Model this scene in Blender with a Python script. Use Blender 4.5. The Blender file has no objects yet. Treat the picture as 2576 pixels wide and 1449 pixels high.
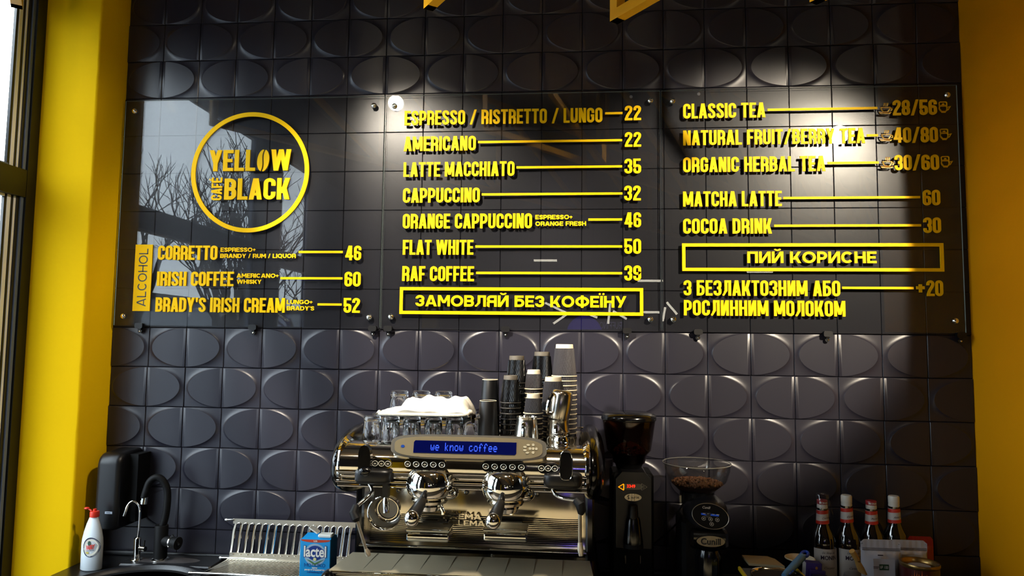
import bpy, math, random
from math import sin, cos, pi, radians, sqrt
from mathutils import Vector, Matrix
random.seed(7)
SC = bpy.context.scene
COL = SC.collection
def lin(h):
    h = h.lstrip('#'); o = []
    for i in (0, 2, 4):
        c = int(h[i:i+2], 16)/255
        o.append(c/12.92 if c <= .04045 else ((c+.055)/1.055)**2.4)
    return (*o, 1)

# ------------------------------------------------------------ camera
F = 1771.46
CAM = Vector((1.6188, -2.5852, 1.7063))
_r = Vector((-.0781, .086, .0078))
RM = Matrix.Rotation(_r.length, 3, _r.normalized()) @ Matrix(((1, 0, 0), (0, 0, -1), (0, 1, 0)))   # world -> x right, y down, z forward
cd = bpy.data.cameras.new('camera'); cam = bpy.data.objects.new('camera', cd); COL.objects.link(cam)
cd.sensor_width = 36; cd.lens = 36*F/2576; cd.clip_start = .02; cd.clip_end = 200
M3 = RM.transposed() @ Matrix(((1, 0, 0), (0, -1, 0), (0, 0, -1)))
cam.matrix_world = Matrix.Translation(CAM) @ M3.to_4x4()
SC.camera = cam
def at(px, py, X=None, Y=None, Z=None):
    "world point seen at a photograph pixel, on the plane X=, Y= or Z="
    d = RM.transposed() @ Vector(((px-1288)/F, (py-724.5)/F, 1))
    a, v = [(i, v) for i, v in enumerate((X, Y, Z)) if v is not None][0]
    return CAM + d*((v-CAM[a])/d[a])

# ------------------------------------------------------------ light
SC.view_settings.view_transform = 'Standard'; SC.view_settings.look = 'None'
SC.view_settings.exposure = 0.0; SC.view_settings.gamma = 1; SC.view_settings.use_curve_mapping = False
w = bpy.data.worlds.new('overcast'); SC.world = w; w.use_nodes = True
bg = w.node_tree.nodes['Background']; bg.inputs[0].default_value = (.80, .90, 1.0, 1); bg.inputs[1].default_value = 9.4
SC.cycles.max_bounces = 14; SC.cycles.transmission_bounces = 12; SC.cycles.transparent_max_bounces = 24
SC.cycles.glossy_bounces = 6; SC.cycles.diffuse_bounces = 4
SC.cycles.sample_clamp_indirect = 6; SC.cycles.use_denoising = True; SC.cycles.caustics_reflective = False; SC.cycles.caustics_refractive = False
ROOM = (-.40, 6.2, -8.0, 3.5)      # window wall x, far wall x, back wall y, ceiling z
WIN = [(-1.72, -.215), (-2.62, -2.05)]
for a, b in WIN:
    l = bpy.data.lights.new('window_portal', 'AREA'); l.shape = 'RECTANGLE'; l.size = 2.6; l.size_y = b-a; l.cycles.is_portal = True
    o = bpy.data.objects.new('window_portal', l); COL.objects.link(o); o.location = (-.415, (a+b)/2, 1.66); o.rotation_euler = (0, radians(-90), 0)
LAMP_A, AIM_A, PW_A = Vector((3.69, -3.06, 3.36)), Vector((2.15, 0, 1.96)), 1150
LAMP_B, AIM_B, PW_B = Vector((.41, -2.06, 3.33)), Vector((1.05, 0, 1.84)), 600
FILL_D, AIM_D, PW_D = Vector((1.5, -1.35, 3.30)), Vector((1.45, -1.85, .92)), 330  # added spot: brightens the bar that the machine panel mirrors
FILL_C, AIM_C, PW_C = Vector((1.9, -1.15, 3.30)), Vector((-.15, -.1, 1.15)), 150  # added fill: lights the pier side, throws the dispenser shadow leftward

# ------------------------------------------------------------ materials
MATS = {}
def mat(name, col, rough=.5, metal=0, spec=None, trans=0, ior=None, emi=None, es=0, coat=0, bump=0, bscale=200, bstretch=(1, 1, 1), var=0, vscale=8):
    if name in MATS: return MATS[name]
    m = bpy.data.materials.new(name); m.use_nodes = True; nt = m.node_tree; p = nt.nodes['Principled BSDF']
    c = lin(col) if isinstance(col, str) else (*col, 1)
    p.inputs['Base Color'].default_value = c; p.inputs['Roughness'].default_value = rough; p.inputs['Metallic'].default_value = metal
    if spec is not None: p.inputs['Specular IOR Level'].default_value = spec
    if trans: p.inputs['Transmission Weight'].default_value = trans
    if ior: p.inputs['IOR'].default_value = ior
    if coat: p.inputs['Coat Weight'].default_value = coat; p.inputs['Coat Roughness'].default_value = .06
    if emi: p.inputs['Emission Color'].default_value = lin(emi); p.inputs['Emission Strength'].default_value = es
    if bump or var:
        tc = nt.nodes.new('ShaderNodeTexCoord'); mp = nt.nodes.new('ShaderNodeMapping'); mp.inputs['Scale'].default_value = bstretch
        nt.links.new(tc.outputs['Object'], mp.inputs[0])
    if bump:
        n = nt.nodes.new('ShaderNodeTexNoise'); n.inputs['Scale'].default_value = bscale; n.inputs['Detail'].default_value = 4
        nt.links.new(mp.outputs[0], n.inputs[0])
        b = nt.nodes.new('ShaderNodeBump'); b.inputs['Strength'].default_value = bump; b.inputs['Distance'].default_value = .003
        nt.links.new(n.outputs[0], b.inputs['Height']); nt.links.new(b.outputs[0], p.inputs['Normal'])
    if var:
        n = nt.nodes.new('ShaderNodeTexNoise'); n.inputs['Scale'].default_value = vscale; n.inputs['Detail'].default_value = 5
        nt.links.new(mp.outputs[0], n.inputs[0])
        mx = nt.nodes.new('ShaderNodeMix'); mx.data_type = 'RGBA'
        mx.inputs[6].default_value = tuple(x*(1-var) for x in c[:3])+(1,); mx.inputs[7].default_value = tuple(min(1, x*(1+var)) for x in c[:3])+(1,)
        nt.links.new(n.outputs[0], mx.inputs[0]); nt.links.new(mx.outputs[2], p.inputs['Base Color'])
    MATS[name] = m; return m
def clear(name, tint=(1, 1, 1), ior=1.5, gl=0.0, scratch=False):
    "thin clear sheet: what is not mirrored by Fresnel goes straight through"
    m = bpy.data.materials.new(name); m.use_nodes = True; nt = m.node_tree; nt.nodes.clear()
    out = nt.nodes.new('ShaderNodeOutputMaterial'); mx = nt.nodes.new('ShaderNodeMixShader')
    fr = nt.nodes.new('ShaderNodeFresnel'); ge = nt.nodes.new('ShaderNodeNewGeometry'); io = nt.nodes.new('ShaderNodeMath'); io.operation = 'MULTIPLY_ADD'
    io.inputs[1].default_value = 1/ior-ior; io.inputs[2].default_value = ior; nt.links.new(ge.outputs['Backfacing'], io.inputs[0]); nt.links.new(io.outputs[0], fr.inputs[0])   # same mirror share on both faces of a sheet
    t = nt.nodes.new('ShaderNodeBsdfTransparent'); t.inputs[0].default_value = (*tint, 1)
    g = nt.nodes.new('ShaderNodeBsdfGlossy'); g.inputs['Roughness'].default_value = gl
    nt.links.new(fr.outputs[0], mx.inputs[0]); nt.links.new(t.outputs[0], mx.inputs[1]); nt.links.new(g.outputs[0], mx.inputs[2]); nt.links.new(mx.outputs[0], out.inputs[0])
    MATS[name] = m; return m
TILE = mat('satin charcoal tile', '22212b', .33, spec=.45, bump=.02, bscale=60)
TILEF = mat('smooth charcoal tile', '1e1e23', .27, spec=.2, bump=.03, bscale=25)
GROUT = mat('black grout', '141418', .9)
YEL = mat('yellow paint', 'e8bc00', .8, spec=.1, bump=.35, bscale=28, bstretch=(1, 1, .25), var=.05, vscale=4)
YELR = mat('yellow wall paint', 'df9600', .6, spec=.2, bump=.12, bscale=40, var=.06, vscale=3)
BEAM = mat('yellow beam paint', 'd8a000', .45, bump=.05, bscale=60)
LET = mat('yellow acrylic letter', 'f6c600', .5, spec=.1)
LETS = mat('yellow print', 'ffd400', .4)
FRB = mat('black window frame', '0a0a0c', .35)
FRW = mat('white window seal', 'f4f6fa', .5)
FRG = mat('blue grey frame edge', '59667f', .35)
ACR = clear('clear acrylic', (.985, .99, .99), 1.40)
ACE = mat('acrylic edge', '9fb3ad', .25, spec=.6)
PANE = clear('window glass', (.97, .99, .99), 1.3)
CHR = mat('chrome', 'f4f1ea', .05, 1)
CHR2 = mat('polished steel', 'e0d6c2', .13, 1, bump=.03, bscale=8)
JUG = mat('polished jug steel', 'efe8da', .2, 1)
TRAY = mat('worn tray steel', 'cbbea0', .36, .45, bump=.05, bscale=60, bstretch=(1, 12, 12))
BEZ = mat('satin bezel metal', 'ddd5c4', .28, .9)
BAR = mat('barrel chrome', 'f2ece0', .085, 1)
STL = mat('brushed steel', 'cdc5b4', .30, .8, bump=.06, bscale=60, bstretch=(1, 12, 12))
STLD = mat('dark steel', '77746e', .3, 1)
BLK = mat('gloss black plastic', '050506', .16, spec=.6)
BLS = mat('satin black plastic', '070709', .38, spec=.4)
BLM = mat('matt black', '050506', .6, spec=.22)
BLT = mat('black counter stone', '0b0b0c', .28, bump=.05, bscale=300, var=.3, vscale=60)
SINK = mat('black composite sink', '121215', .36, bump=.15, bscale=260, var=.25, vscale=40)
CHAMP = mat('champagne metal paint', 'b5a583', .38, .7)
GLS = mat('clear drinking glass', 'ffffff', 0, 0, trans=1, ior=1.45)
TOW = mat('white towel cloth', 'fdf8ea', .95, bump=.6, bscale=420)
WHT = mat('white card', 'f2efe4', .6)
CUPB = mat('black paper', '08080a', .38, spec=.4)
CUPD = mat('gloss black ripple paper', '0a0a0c', .22, spec=.6)
CUPG = mat('charcoal ripple paper', '3b383c', .6)
CREAM = mat('cream rim paper', 'f3e6c8', .45)
GREY = mat('grey paper base', '5c564c', .6)

# ------------------------------------------------------------ mesh helpers
class MB:
    "collects vertices and faces in world coordinates, builds one mesh object"
    def __init__(s): s.v = []; s.f = []; s.mi = []; s.m = 0
    def add(s, vs, fs, M=None):
        k = len(s.v)
        s.v += [tuple(M @ Vector(v)) if M else tuple(v) for v in vs]
        s.f += [tuple(k+i for i in f) for f in fs]; s.mi += [s.m]*len(fs); return s
    def box(s, x0, x1, y0, y1, z0, z1, M=None):
        vs = [(x, y, z) for x in (x0, x1) for y in (y0, y1) for z in (z0, z1)]
        return s.add(vs, [(0, 1, 3, 2), (4, 6, 7, 5), (0, 4, 5, 1), (2, 3, 7, 6), (0, 2, 6, 4), (1, 5, 7, 3)], M)
    def bbox(s, x0, x1, y0, y1, z0, z1, b, M=None):
        "box with all edges chamfered"
        b = min(b, (x1-x0)/2.01, (y1-y0)/2.01, (z1-z0)/2.01)
        rings = []
        def ring(z, i):
            return [(x0+i+b, y0+i, z), (x1-i-b, y0+i, z), (x1-i, y0+i+b, z), (x1-i, y1-i-b, z), (x1-i-b, y1-i, z), (x0+i+b, y1-i, z), (x0+i, y1-i-b, z), (x0+i, y0+i+b, z)]
        vs = ring(z0, b*.7)+ring(z0+b, 0)+ring(z1-b, 0)+ring(z1, b*.7)
        fs = [tuple(range(7, -1, -1)), tuple(range(24, 32))]
        for k in range(3):
            for i in range(8):
                j = (i+1) % 8; fs.append((k*8+i, k*8+j, k*8+8+j, k*8+8+i))
        return s.add(vs, fs, M)
    def lathe(s, prof, n=32, c=(0, 0, 0), ax='Z', M=None, cap=True, sx=1, sy=1):
        "prof = [(r, h), ...] round an axis through c"
        vs = []; fs = []
        for r, h in prof:
            for i in range(n):
                a = 2*pi*i/n; x, y = r*cos(a)*sx, r*sin(a)*sy
                vs.append({'Z': (c[0]+x, c[1]+y, c[2]+h), 'X': (c[0]+h, c[1]+x, c[2]+y), 'Y': (c[0]+x, c[1]+h, c[2]-y)}[ax])
        for k in range(len(prof)-1):
            for i in range(n):
                j = (i+1) % n; fs.append((k*n+i, k*n+j, (k+1)*n+j, (k+1)*n+i))
        if cap:
            if prof[0][0] > 1e-6: fs.append(tuple(range(n-1, -1, -1)))
            if prof[-1][0] > 1e-6: fs.append(tuple((len(prof)-1)*n+i for i in range(n)))
        return s.add(vs, fs, M)
    def tube(s, pts, r, n=12, closed=False, cap=True, M=None):
        pts = [Vector(p) for p in pts]; m = len(pts); rr = r if isinstance(r, (list, tuple)) else [r]*m
        vs = []; fs = []; up = None
        for i, p in enumerate(pts):
            a = pts[(i-1) % m] if (i or closed) else p; b = pts[(i+1) % m] if (i < m-1 or closed) else p
            t = (b-a).normalized()
            if up is None:
                up = Vector((0, 0, 1)) if abs(t.z) < .9 else Vector((0, 1, 0))
            u = (up-t*up.dot(t)).normalized(); q = t.cross(u); up = u
            for k in range(n):
                an = 2*pi*k/n; vs.append(p+u*cos(an)*rr[i]+q*sin(an)*rr[i])
        for i in range(m if closed else m-1):
            for k in range(n):
                j = (k+1) % n; i2 = (i+1) % m; fs.append((i*n+k, i*n+j, i2*n+j, i2*n+k))
        if cap and not closed: fs += [tuple(range(n-1, -1, -1)), tuple((m-1)*n+k for k in range(n))]
        return s.add(vs, fs, M)
    def prism(s, poly, d0, d1, plane='XZ', M=None):
        "2D outline extruded: XZ along Y, XY along Z, YZ along X"
        n = len(poly)
        def P(a, b, d): return {'XZ': (a, d, b), 'XY': (a, b, d), 'YZ': (d, a, b)}[plane]
        vs = [P(a, b, d0) for a, b in poly]+[P(a, b, d1) for a, b in poly]
        fs = [tuple(range(n)), tuple(range(2*n-1, n-1, -1))]+[(i, i+n, (i+1) % n+n, (i+1) % n) for i in range(n)]
        return s.add(vs, fs, M)
    def ell(s, c, rx, ry, rz, n=24, m=14, e=1.0, M=None):
        vs = []; fs = []
        sg = lambda v: math.copysign(abs(v)**e, v)
        for j in range(m+1):
            ph = -pi/2+pi*j/m
            for i in range(n):
                th = 2*pi*i/n; vs.append((c[0]+rx*sg(cos(ph))*sg(cos(th)), c[1]+ry*sg(cos(ph))*sg(sin(th)), c[2]+rz*sg(sin(ph))))
        for j in range(m):
            for i in range(n):
                k = (i+1) % n; fs.append((j*n+i, j*n+k, (j+1)*n+k, (j+1)*n+i))
        return s.add(vs, fs, M)
    def mesh(s, name, mats, off=(0, 0, 0), ang=35):
        me = bpy.data.meshes.new(name); o = Vector(off)
        me.from_pydata([tuple(Vector(v)-o) for v in s.v], [], s.f)
        import bmesh
        bm = bmesh.new(); bm.from_mesh(me); bmesh.ops.remove_doubles(bm, verts=bm.verts, dist=1e-6); bmesh.ops.recalc_face_normals(bm, faces=bm.faces); bm.to_mesh(me); bm.free()
        for m in (mats if isinstance(mats, (list, tuple)) else [mats]): me.materials.append(m)
        if len(me.polygons) == len(s.mi):
            for p, i in zip(me.polygons, s.mi): p.material_index = i
        me.polygons.foreach_set('use_smooth', [True]*len(me.polygons)); me.set_sharp_from_angle(angle=radians(ang)); me.update()
        return me
    def build(s, name, mats, parent=None, ang=35, **tags):
        me = s.mesh(name, mats, worldloc(parent) if parent else (0, 0, 0), ang)
        return link(name, me, parent, **tags)
def worldloc(o):
    v = Vector(o.location)
    while o.parent: o = o.parent; v += o.location
    return v
def link(name, me, parent=None, loc=None, **tags):
    o = bpy.data.objects.new(name, me); COL.objects.link(o)
    if parent: o.parent = parent
    if loc is not None: o.location = loc
    for k, v in tags.items():
        if v: o[k] = v
    return o
def thing(name, label, cat, loc, group=None):
    o = link(name, None, None, loc, label=label, category=cat, group=group); o.empty_display_size = .05; return o
def tag(o, label, cat, group=None):
    o['label'] = label; o['category'] = cat
    if group: o['group'] = group
    return o
def dup(root, loc, label, group=None):
    "copy of a thing with its parts and their sub-parts"
    r = root.copy(); COL.objects.link(r); r.location = loc; r['label'] = label
    if group: r['group'] = group
    for ch in list(root.children):
        c = ch.copy(); COL.objects.link(c); c.parent = r
        for g in list(ch.children):
            d = g.copy(); COL.objects.link(d); d.parent = c
    return r
def arc(cx, cy, rx, ry, a0, a1, n=8):
    n = max(2, int(n*abs(a1-a0)/90)); return [(cx+rx*cos(radians(a0+(a1-a0)*i/n)), cy+ry*sin(radians(a0+(a1-a0)*i/n))) for i in range(n+1)]
def stadium(cx, cz, w, h, n=6):
    r = h/2; return arc(cx+w/2-r, cz, r, r, -90, 90, n)+arc(cx-w/2+r, cz, r, r, 90, 270, n)
def superell(cx, cz, a, b, e=.6, n=40):
    sg = lambda v: math.copysign(abs(v)**e, v); return [(cx+a*sg(cos(2*pi*i/n)), cz+b*sg(sin(2*pi*i/n))) for i in range(n)]
def smooth(pts, k=6):
    "Catmull-Rom through points"
    P = [Vector(p) for p in pts]; P = [P[0]*2-P[1]]+P+[P[-1]*2-P[-2]]; o = []
    for i in range(1, len(P)-2):
        for j in range(k):
            t = j/k; a, b, c, d = P[i-1:i+3]
            o.append(.5*((2*b)+(c-a)*t+(2*a-5*b+4*c-d)*t*t+(3*b-a-3*c+d)*t**3))
    return o+[P[-2]]
def text_verts(s, size, bold=0, align='CENTER', space=1, shear=0):
    c = bpy.data.curves.new('t', 'FONT'); c.body = s; c.size = size; c.align_x = align; c.resolution_u = 3; c.offset = bold; c.space_character = space; c.shear = shear
    o = bpy.data.objects.new('t', c); me = bpy.data.meshes.new_from_object(o)
    v = [(q.co.x, q.co.y) for q in me.vertices]; f = [tuple(p.vertices) for p in me.polygons]
    bpy.data.objects.remove(o); bpy.data.curves.remove(c); bpy.data.meshes.remove(me); return v, f
def text_on(mb, s, fn, size, width=None, **k):
    "flat lettering laid on a surface: fn(x, y) -> world point"
    v, f = text_verts(s, size, **k)
    if not v: return
    if width:
        a = min(p[0] for p in v); b = max(p[0] for p in v); q = width/(b-a); v = [((x-(a+b)/2)*q, y) for x, y in v]
    mb.add([fn(x, y) for x, y in v], f)

# ------------------------------------------------------------ stroke alphabet
def bez(p0, p1, p2, p3, n=7):
    return [tuple((1-t)**3*a+3*(1-t)**2*t*b+3*(1-t)*t*t*c+t**3*d for a, b, c, d in zip(p0, p1, p2, p3)) for t in [i/n for i in range(n+1)]]
def glyph(ch, w, t):
    "strokes [(points, closed)] and convex polygons of a capital of height 1, width w, stem t"
    h = 1; x0, x1, y0, y1, xm, ym = t/2, w-t/2, t/2, h-t/2, w/2, .5
    rx = (x1-x0)/2; H = (y1-y0)/2; ry = min(rx*1.05, H); r4 = min(rx, H/2); rd = rx > .3
    S = []; Q = []
    def rect(a, b, c, d): Q.append([(a, b), (c, b), (c, d), (a, d)])
    def par(xa, ya, xb, yb, tx=None):
        tx = tx or t*1.06; Q.append([(xa, ya), (xa+tx, ya), (xb+tx, yb), (xb, yb)])
    top = lambda a, b: arc(xm, y1-ry, rx, ry, a, b); bot = lambda a, b: arc(xm, y0+ry, rx, ry, a, b)
    tb = t*.92
    lat = {'А': 'A', 'М': 'M', 'О': 'O', 'В': 'B', 'Е': 'E', 'К': 'K', 'Н': 'H', 'Р': 'P', 'С': 'C', 'Т': 'T', 'З': '3', '0': 'O'}
    ch = lat.get(ch, ch)
    def bowl(xa, ya, xb, yb, f=.85):
        r = min((xb-xa)*f, (yb-ya)/2); ryy = (yb-ya)/2 if rd else min(r*1.05, (yb-ya)/2)
        return [(xa, ya)]+arc(xb-r, ya+ryy, r, ryy, -90, 0)+arc(xb-r, yb-ryy, r, ryy, 0, 90)+[(xa, yb)]
    if ch == 'O': S.append((top(0, 180)+bot(180, 360), True))
    elif ch in 'CG':
        a = 38 if rd else 0; st = [] if rd else [(x1, .64)]
        if ch == 'C': S.append((st+top(a, 180)+bot(180, 360-a)+([] if rd else [(x1, .36)]), False))
        else: S.append((st+top(a, 180)+bot(180, 345 if rd else 360)+[(x1, .30 if rd else .5-tb/2)], False)); rect(xm*1.05, .5-tb/2-.03, w, .5+tb/2-.03); rect(w-t, .15, w, .5)
    elif ch == 'Q': S.append((top(0, 180)+bot(180, 360), True)); par(xm+.05*w, .16, w*.78, -.08)
    elif ch == 'S':
        a = 30 if rd else 0
        S.append((([] if rd else [(x1, .69)])+arc(xm, y1-r4, rx, r4, a, 180)+bez((x0, y1-r4), (x0, .50), (x1, .52), (x1, y0+r4))+arc(xm, y0+r4, rx, r4, 0, -180+a)+([] if rd else [(x0, .31)]), False))
    elif ch == '3':
        a = 35 if rd else 0; q = min(rx, .16) if not rd else (y1-ym)/2; qx = min(rx, .16) if not rd else rx
        tp = arc(xm, y1-(r4 if not rd else q), rx, r4 if not rd else q, 180-a, 0)
        S.append((([] if rd else [(x0, .69)])+tp+arc(x1-qx, ym+q, qx, q, 0, -90)+[(xm-.03, ym)], False))
        bt = arc(xm, y0+(r4 if not rd else q), rx, r4 if not rd else q, 0, -180+a)
        S.append(([(xm-.03, ym)]+arc(x1-qx, ym-q, qx, q, 90, 0)+bt+([] if rd else [(x0, .31)]), False))
    elif ch == 'D': S.append((bowl(x0, y0, x1, y1, .62 if not rd else .75), True))
    elif ch == 'B': S.append((bowl(x0, ym-.0, x1-.02, y1, .5 if not rd else .6), True)); S.append((bowl(x0, y0, x1, ym, .5 if not rd else .6), True))
    elif ch == 'P': rect(0, 0, t, 1); S.append((bowl(x0, .40, x1, y1, .6), True))
    elif ch == 'Р': pass
    elif ch == 'R':
        rect(0, 0, t, 1); S.append((bowl(x0, .45, x1, y1, .6), True))
        if rd: par(w-t*1.12, 0, xm-.05, .45, t*1.12)
        else: S.append(([(xm, .45)]+arc(x1-.1, .35, .1, .1, 90, 0, 4)+[(x1, .02), (x1+.01, 0)], False))
    elif ch == 'Я':
        s2, q2 = glyph('R', w, t); return [([(w-x, y) for x, y in p][::-1], c) for p, c in s2], [[(w-x, y) for x, y in p][::-1] for p in q2]
    elif ch == 'E': rect(0, 0, t, 1); rect(0, 0, w, tb); rect(0, 1-tb, w, 1); rect(0, ym-tb/2, w*.9, ym+tb/2)
    elif ch == 'F': rect(0, 0, t, 1); rect(0, 1-tb, w, 1); rect(0, ym-tb/2-.03, w*.88, ym+tb/2-.03)
    elif ch == 'L': rect(0, 0, t, 1); rect(0, 0, w, tb)
    elif ch == 'T': rect(xm-t/2, 0, xm+t/2, 1); rect(0, 1-tb, w, 1)
    elif ch in 'IЇ':
        rect(xm-t/2, 0, xm+t/2, 1)
        if ch == 'Ї':
            for s_ in (-1, 1): Q.append([(xm+s_*t*.68+t*.42*cos(a), 1.17+t*.42*sin(a)) for a in [pi*i/4 for i in range(8)]])
    elif ch == 'H': rect(0, 0, t, 1); rect(w-t, 0, w, 1); rect(0, ym-tb/2, w, ym+tb/2)
    elif ch == 'П': rect(0, 0, t, 1); rect(w-t, 0, w, 1); rect(0, 1-tb, w, 1)
    elif ch == 'A': tx = t*1.08; par(0, 0, xm-tx*.58, 1, tx); par(w-tx, 0, xm-tx*.42, 1, tx); rect(w*.22, .19, w*.78, .19+tb*.85)
    elif ch == 'M':
        rect(0, 0, t*.95, 1); rect(w-t*.95, 0, w, 1); b = .12 if not rd else .30; tx = t*1.1
        Q.append([(0, 1), (xm-tx*.45, b), (xm+tx*.45, b), (tx, 1)]); Q.append([(w-tx, 1), (xm-tx*.45, b), (xm+tx*.45, b), (w, 1)])
    elif ch in 'NИЙ':
        rect(0, 0, t*.95, 1); rect(w-t*.95, 0, w, 1); tx = t*1.15
        if ch == 'N': Q.append([(0, 1), (w-tx, 0), (w, 0), (tx, 1)])
        else: Q.append([(0, 0), (tx, 0), (w, 1), (w-tx, 1)])
        if ch == 'Й': S.append((arc(xm, 1.23, w*.23, .12, 180, 360, 4), 'thin'))
    elif ch == 'U': S.append(([(x0, 1)]+bot(180, 360)+[(x1, 1)], False))
    elif ch == 'W':
        tx = t*1.02; a = w*.26
        for xa, xb in ((a-tx/2, 0), (a-tx/2, xm-tx/2), (w-a-tx/2, xm-tx/2), (w-a-tx/2, w-tx)): par(xa, 0, xb, 1, tx)
    elif ch == 'V': par(xm-t/2, 0, 0, 1); par(xm-t/2, 0, w-t*1.06, 1)
    elif ch == 'Y': rect(xm-t/2, 0, xm+t/2, .46); par(xm-t*.53, .38, 0, 1); par(xm-t*.53, .38, w-t*1.06, 1)
    elif ch == 'У': tx = t*1.08; par(w*.16 if not rd else w*.22, 0, w-tx, 1, tx); par(w*.40, .32, 0, 1, tx); 
    elif ch == 'K': rect(0, 0, t, 1); tx = t*1.12; par(t*.75, .30, w-tx, 1, tx); par(w-tx, 0, w*.34, .58, tx)
    elif ch == 'Л':
        rect(w-t, 0, w, 1); rect(w*.26, 1-tb, w, 1); tx = t; Q.append([(w*.24, 1), (w*.24+tx, 1), (w*.24+tx*.98, .30), (w*.24, .30)]); Q.append([(0, 0), (t*.6, 0), (w*.24+tx*.98, .32), (w*.2, .32)]); rect(0, 0, t*.6, tb*.8)
    elif ch == 'Б': rect(0, 0, t, 1); rect(0, 1-tb, w*.92, 1); S.append((bowl(x0, y0, x1, .60, .6), True))
    elif ch == 'Ф': rect(xm-t/2, -.04, xm+t/2, 1.04); S.append((arc(xm, ym, rx, .33, 0, 356, 8), True))
    elif ch == 'X': par(0, 0, w-t, 1); par(w-t, 0, 0, 1)
    elif ch == '1': rect(xm-t/2, 0, xm+t/2, 1); rect(0, 1-t*1.1, xm, 1-t*.2)
    elif ch == '2':
        S.append(([(x0, .68)]+arc(xm, y1-r4, rx, r4, 180, 0)+bez((x1, y1-r4), (x1, .52), (x0+.0, .42), (x0+.01, .0)), False)); rect(0, 0, w, tb)
    elif ch == '4': rect(w*.52, 0, w*.52+t, 1); rect(0, .19, w, .19+tb); Q.append([(0, .19), (t*1.02, .19), (w*.52+t*.6, 1), (w*.52-t*.35, 1)])
    elif ch == '5':
        yb = .62-t/2; rect(0, 1-tb, w*.95, 1); rect(0, .45, t*.95, 1)
        S.append(([(x0+.0, .47)]+arc(xm, yb-rx*.9, rx, rx*.9, 165, 0)+arc(xm, y0+r4, rx, r4, 0, -180)+[(x0, .32)], False))
    elif ch in '69':
        yb = .62-t/2
        s2 = [([(x1, .69)]+arc(xm, y1-r4, rx, r4, 0, 180)+arc(xm, y0+r4, rx, r4, 180, 360)+arc(xm, yb-rx*.9, rx, rx*.9, 0, 180), False)]
        S = s2 if ch == '6' else [([(w-x, 1-y) for x, y in p], c) for p, c in s2]
    elif ch == '8': S.append((superpath(xm, rx*.96, ym, y1, r4), True)); S.append((superpath(xm, rx, y0, ym, r4), True))
    elif ch == '/': par(0, -.02, w-t*.9, 1.02, t*.9)
    elif ch == '+': rect(0, .42, w, .42+t*.8); rect(xm-t*.4, .46-w/2+t*.0, xm+t*.4, .46+w/2)
    elif ch in "'’": Q.append([(xm-t*.25, .68), (xm+t*.25, .68), (xm+t*.5, 1), (xm-t*.5, 1)])
    elif ch == 'É': s2, q2 = glyph('E', w, t); return s2, q2+[[(w*.35, 1.06), (w*.6, 1.06), (w*.8, 1.22), (w*.5, 1.22)]]
    elif ch == '%': S.append((arc(w*.2, .78, w*.15, .16, 0, 345, 4), True)); S.append((arc(w*.8, .22, w*.15, .16, 0, 345, 4), True)); par(w*.2, 0, w*.72, 1, t*.7)
    elif ch == ',': rect(0, -.1, t, t)
    return S, Q
def superpath(xm, rx, ya, yb, r): 
    r = min(r, (yb-ya)/2); return arc(xm, yb-r, rx, r, 0, 180)+arc(xm, ya+r, rx, r, 180, 360)
def stroke_add(mb, pts, closed, t, d0, d1, fn):
    P = []
    for p in pts:
        if not P or (p[0]-P[-1][0])**2+(p[1]-P[-1][1])**2 > 1e-8: P.append(p)
    if closed and (P[0][0]-P[-1][0])**2+(P[0][1]-P[-1][1])**2 < 1e-8: P.pop()
    n = len(P); L = []; R = []
    for i, p in enumerate(P):
        a = P[i-1] if (i or closed) else None; b = P[(i+1) % n] if (i < n-1 or closed) else None
        def nr(u, v):
            dx, dy = v[0]-u[0], v[1]-u[1]; l = math.hypot(dx, dy); return (-dy/l, dx/l)
        n1 = nr(a, p) if a else None; n2 = nr(p, b) if b else None
        if n1 and n2:
            mx, my = n1[0]+n2[0], n1[1]+n2[1]; q = max(.35, 1+n1[0]*n2[0]+n1[1]*n2[1]); m = (mx/q, my/q)
        else: m = n1 or n2
        L.append((p[0]+m[0]*t/2, p[1]+m[1]*t/2)); R.append((p[0]-m[0]*t/2, p[1]-m[1]*t/2))
    vs = [fn(x, y, d) for d in (d0, d1) for x, y in L]+[fn(x, y, d) for d in (d0, d1) for x, y in R]
    # L0 0..n, L1 n..2n, R0 2n..3n, R1 3n..4n
    fs = []
    for i in range(n if closed else n-1):
        j = (i+1) % n
        fs += [(n+i, n+j, 3*n+j, 3*n+i), (i, j, n+j, n+i), (2*n+j, 2*n+i, 3*n+i, 3*n+j)]
        if d0 == d1: fs = fs[:-2]
    if not closed and d0 != d1: fs += [(0, n, 3*n, 2*n), (n-1, 3*n-1, 4*n-1, 2*n-1)]
    mb.add(vs, fs)
def glyph_add(mb, ch, w, t, sx, h, ox, oy, d0, d1, fn):
    "fn(x, y, d) -> world"
    S, Q = glyph(ch, w, t); g = lambda x, y, d: fn(ox+x*sx*h, oy+y*h, d)
    e = -.00012 if d1 < 0 else 0; k = 0
    for p, c in S: stroke_add(mb, p, c is True, t*.62 if c == 'thin' else t, d0, d1+e*k, g); k += 1
    for q in Q:
        n = len(q); d2 = d1+e*k; k += 1; mb.add([g(x, y, d0) for x, y in q]+[g(x, y, d2) for x, y in q], [tuple(range(n, 2*n))]+([] if d0 == d1 else [(i, (i+1) % n, (i+1) % n+n, i+n) for i in range(n)]))
WB = {'I': .165, 'M': .62, 'A': .50, 'W': .74, 'L': .385, 'E': .40, 'F': .39, 'T': .44, ' ': .19, '/': .44, "'": .17, 'Y': .50, 'Ї': .165, 'М': .62, 'А': .50, 'У': .49, 'Ф': .66, 'Т': .44, 'Е': .40, 'Л': .50, 'Я': .47, '+': .36, 'K': .49, 'К': .49, '4': .49, '.': .16}
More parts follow.
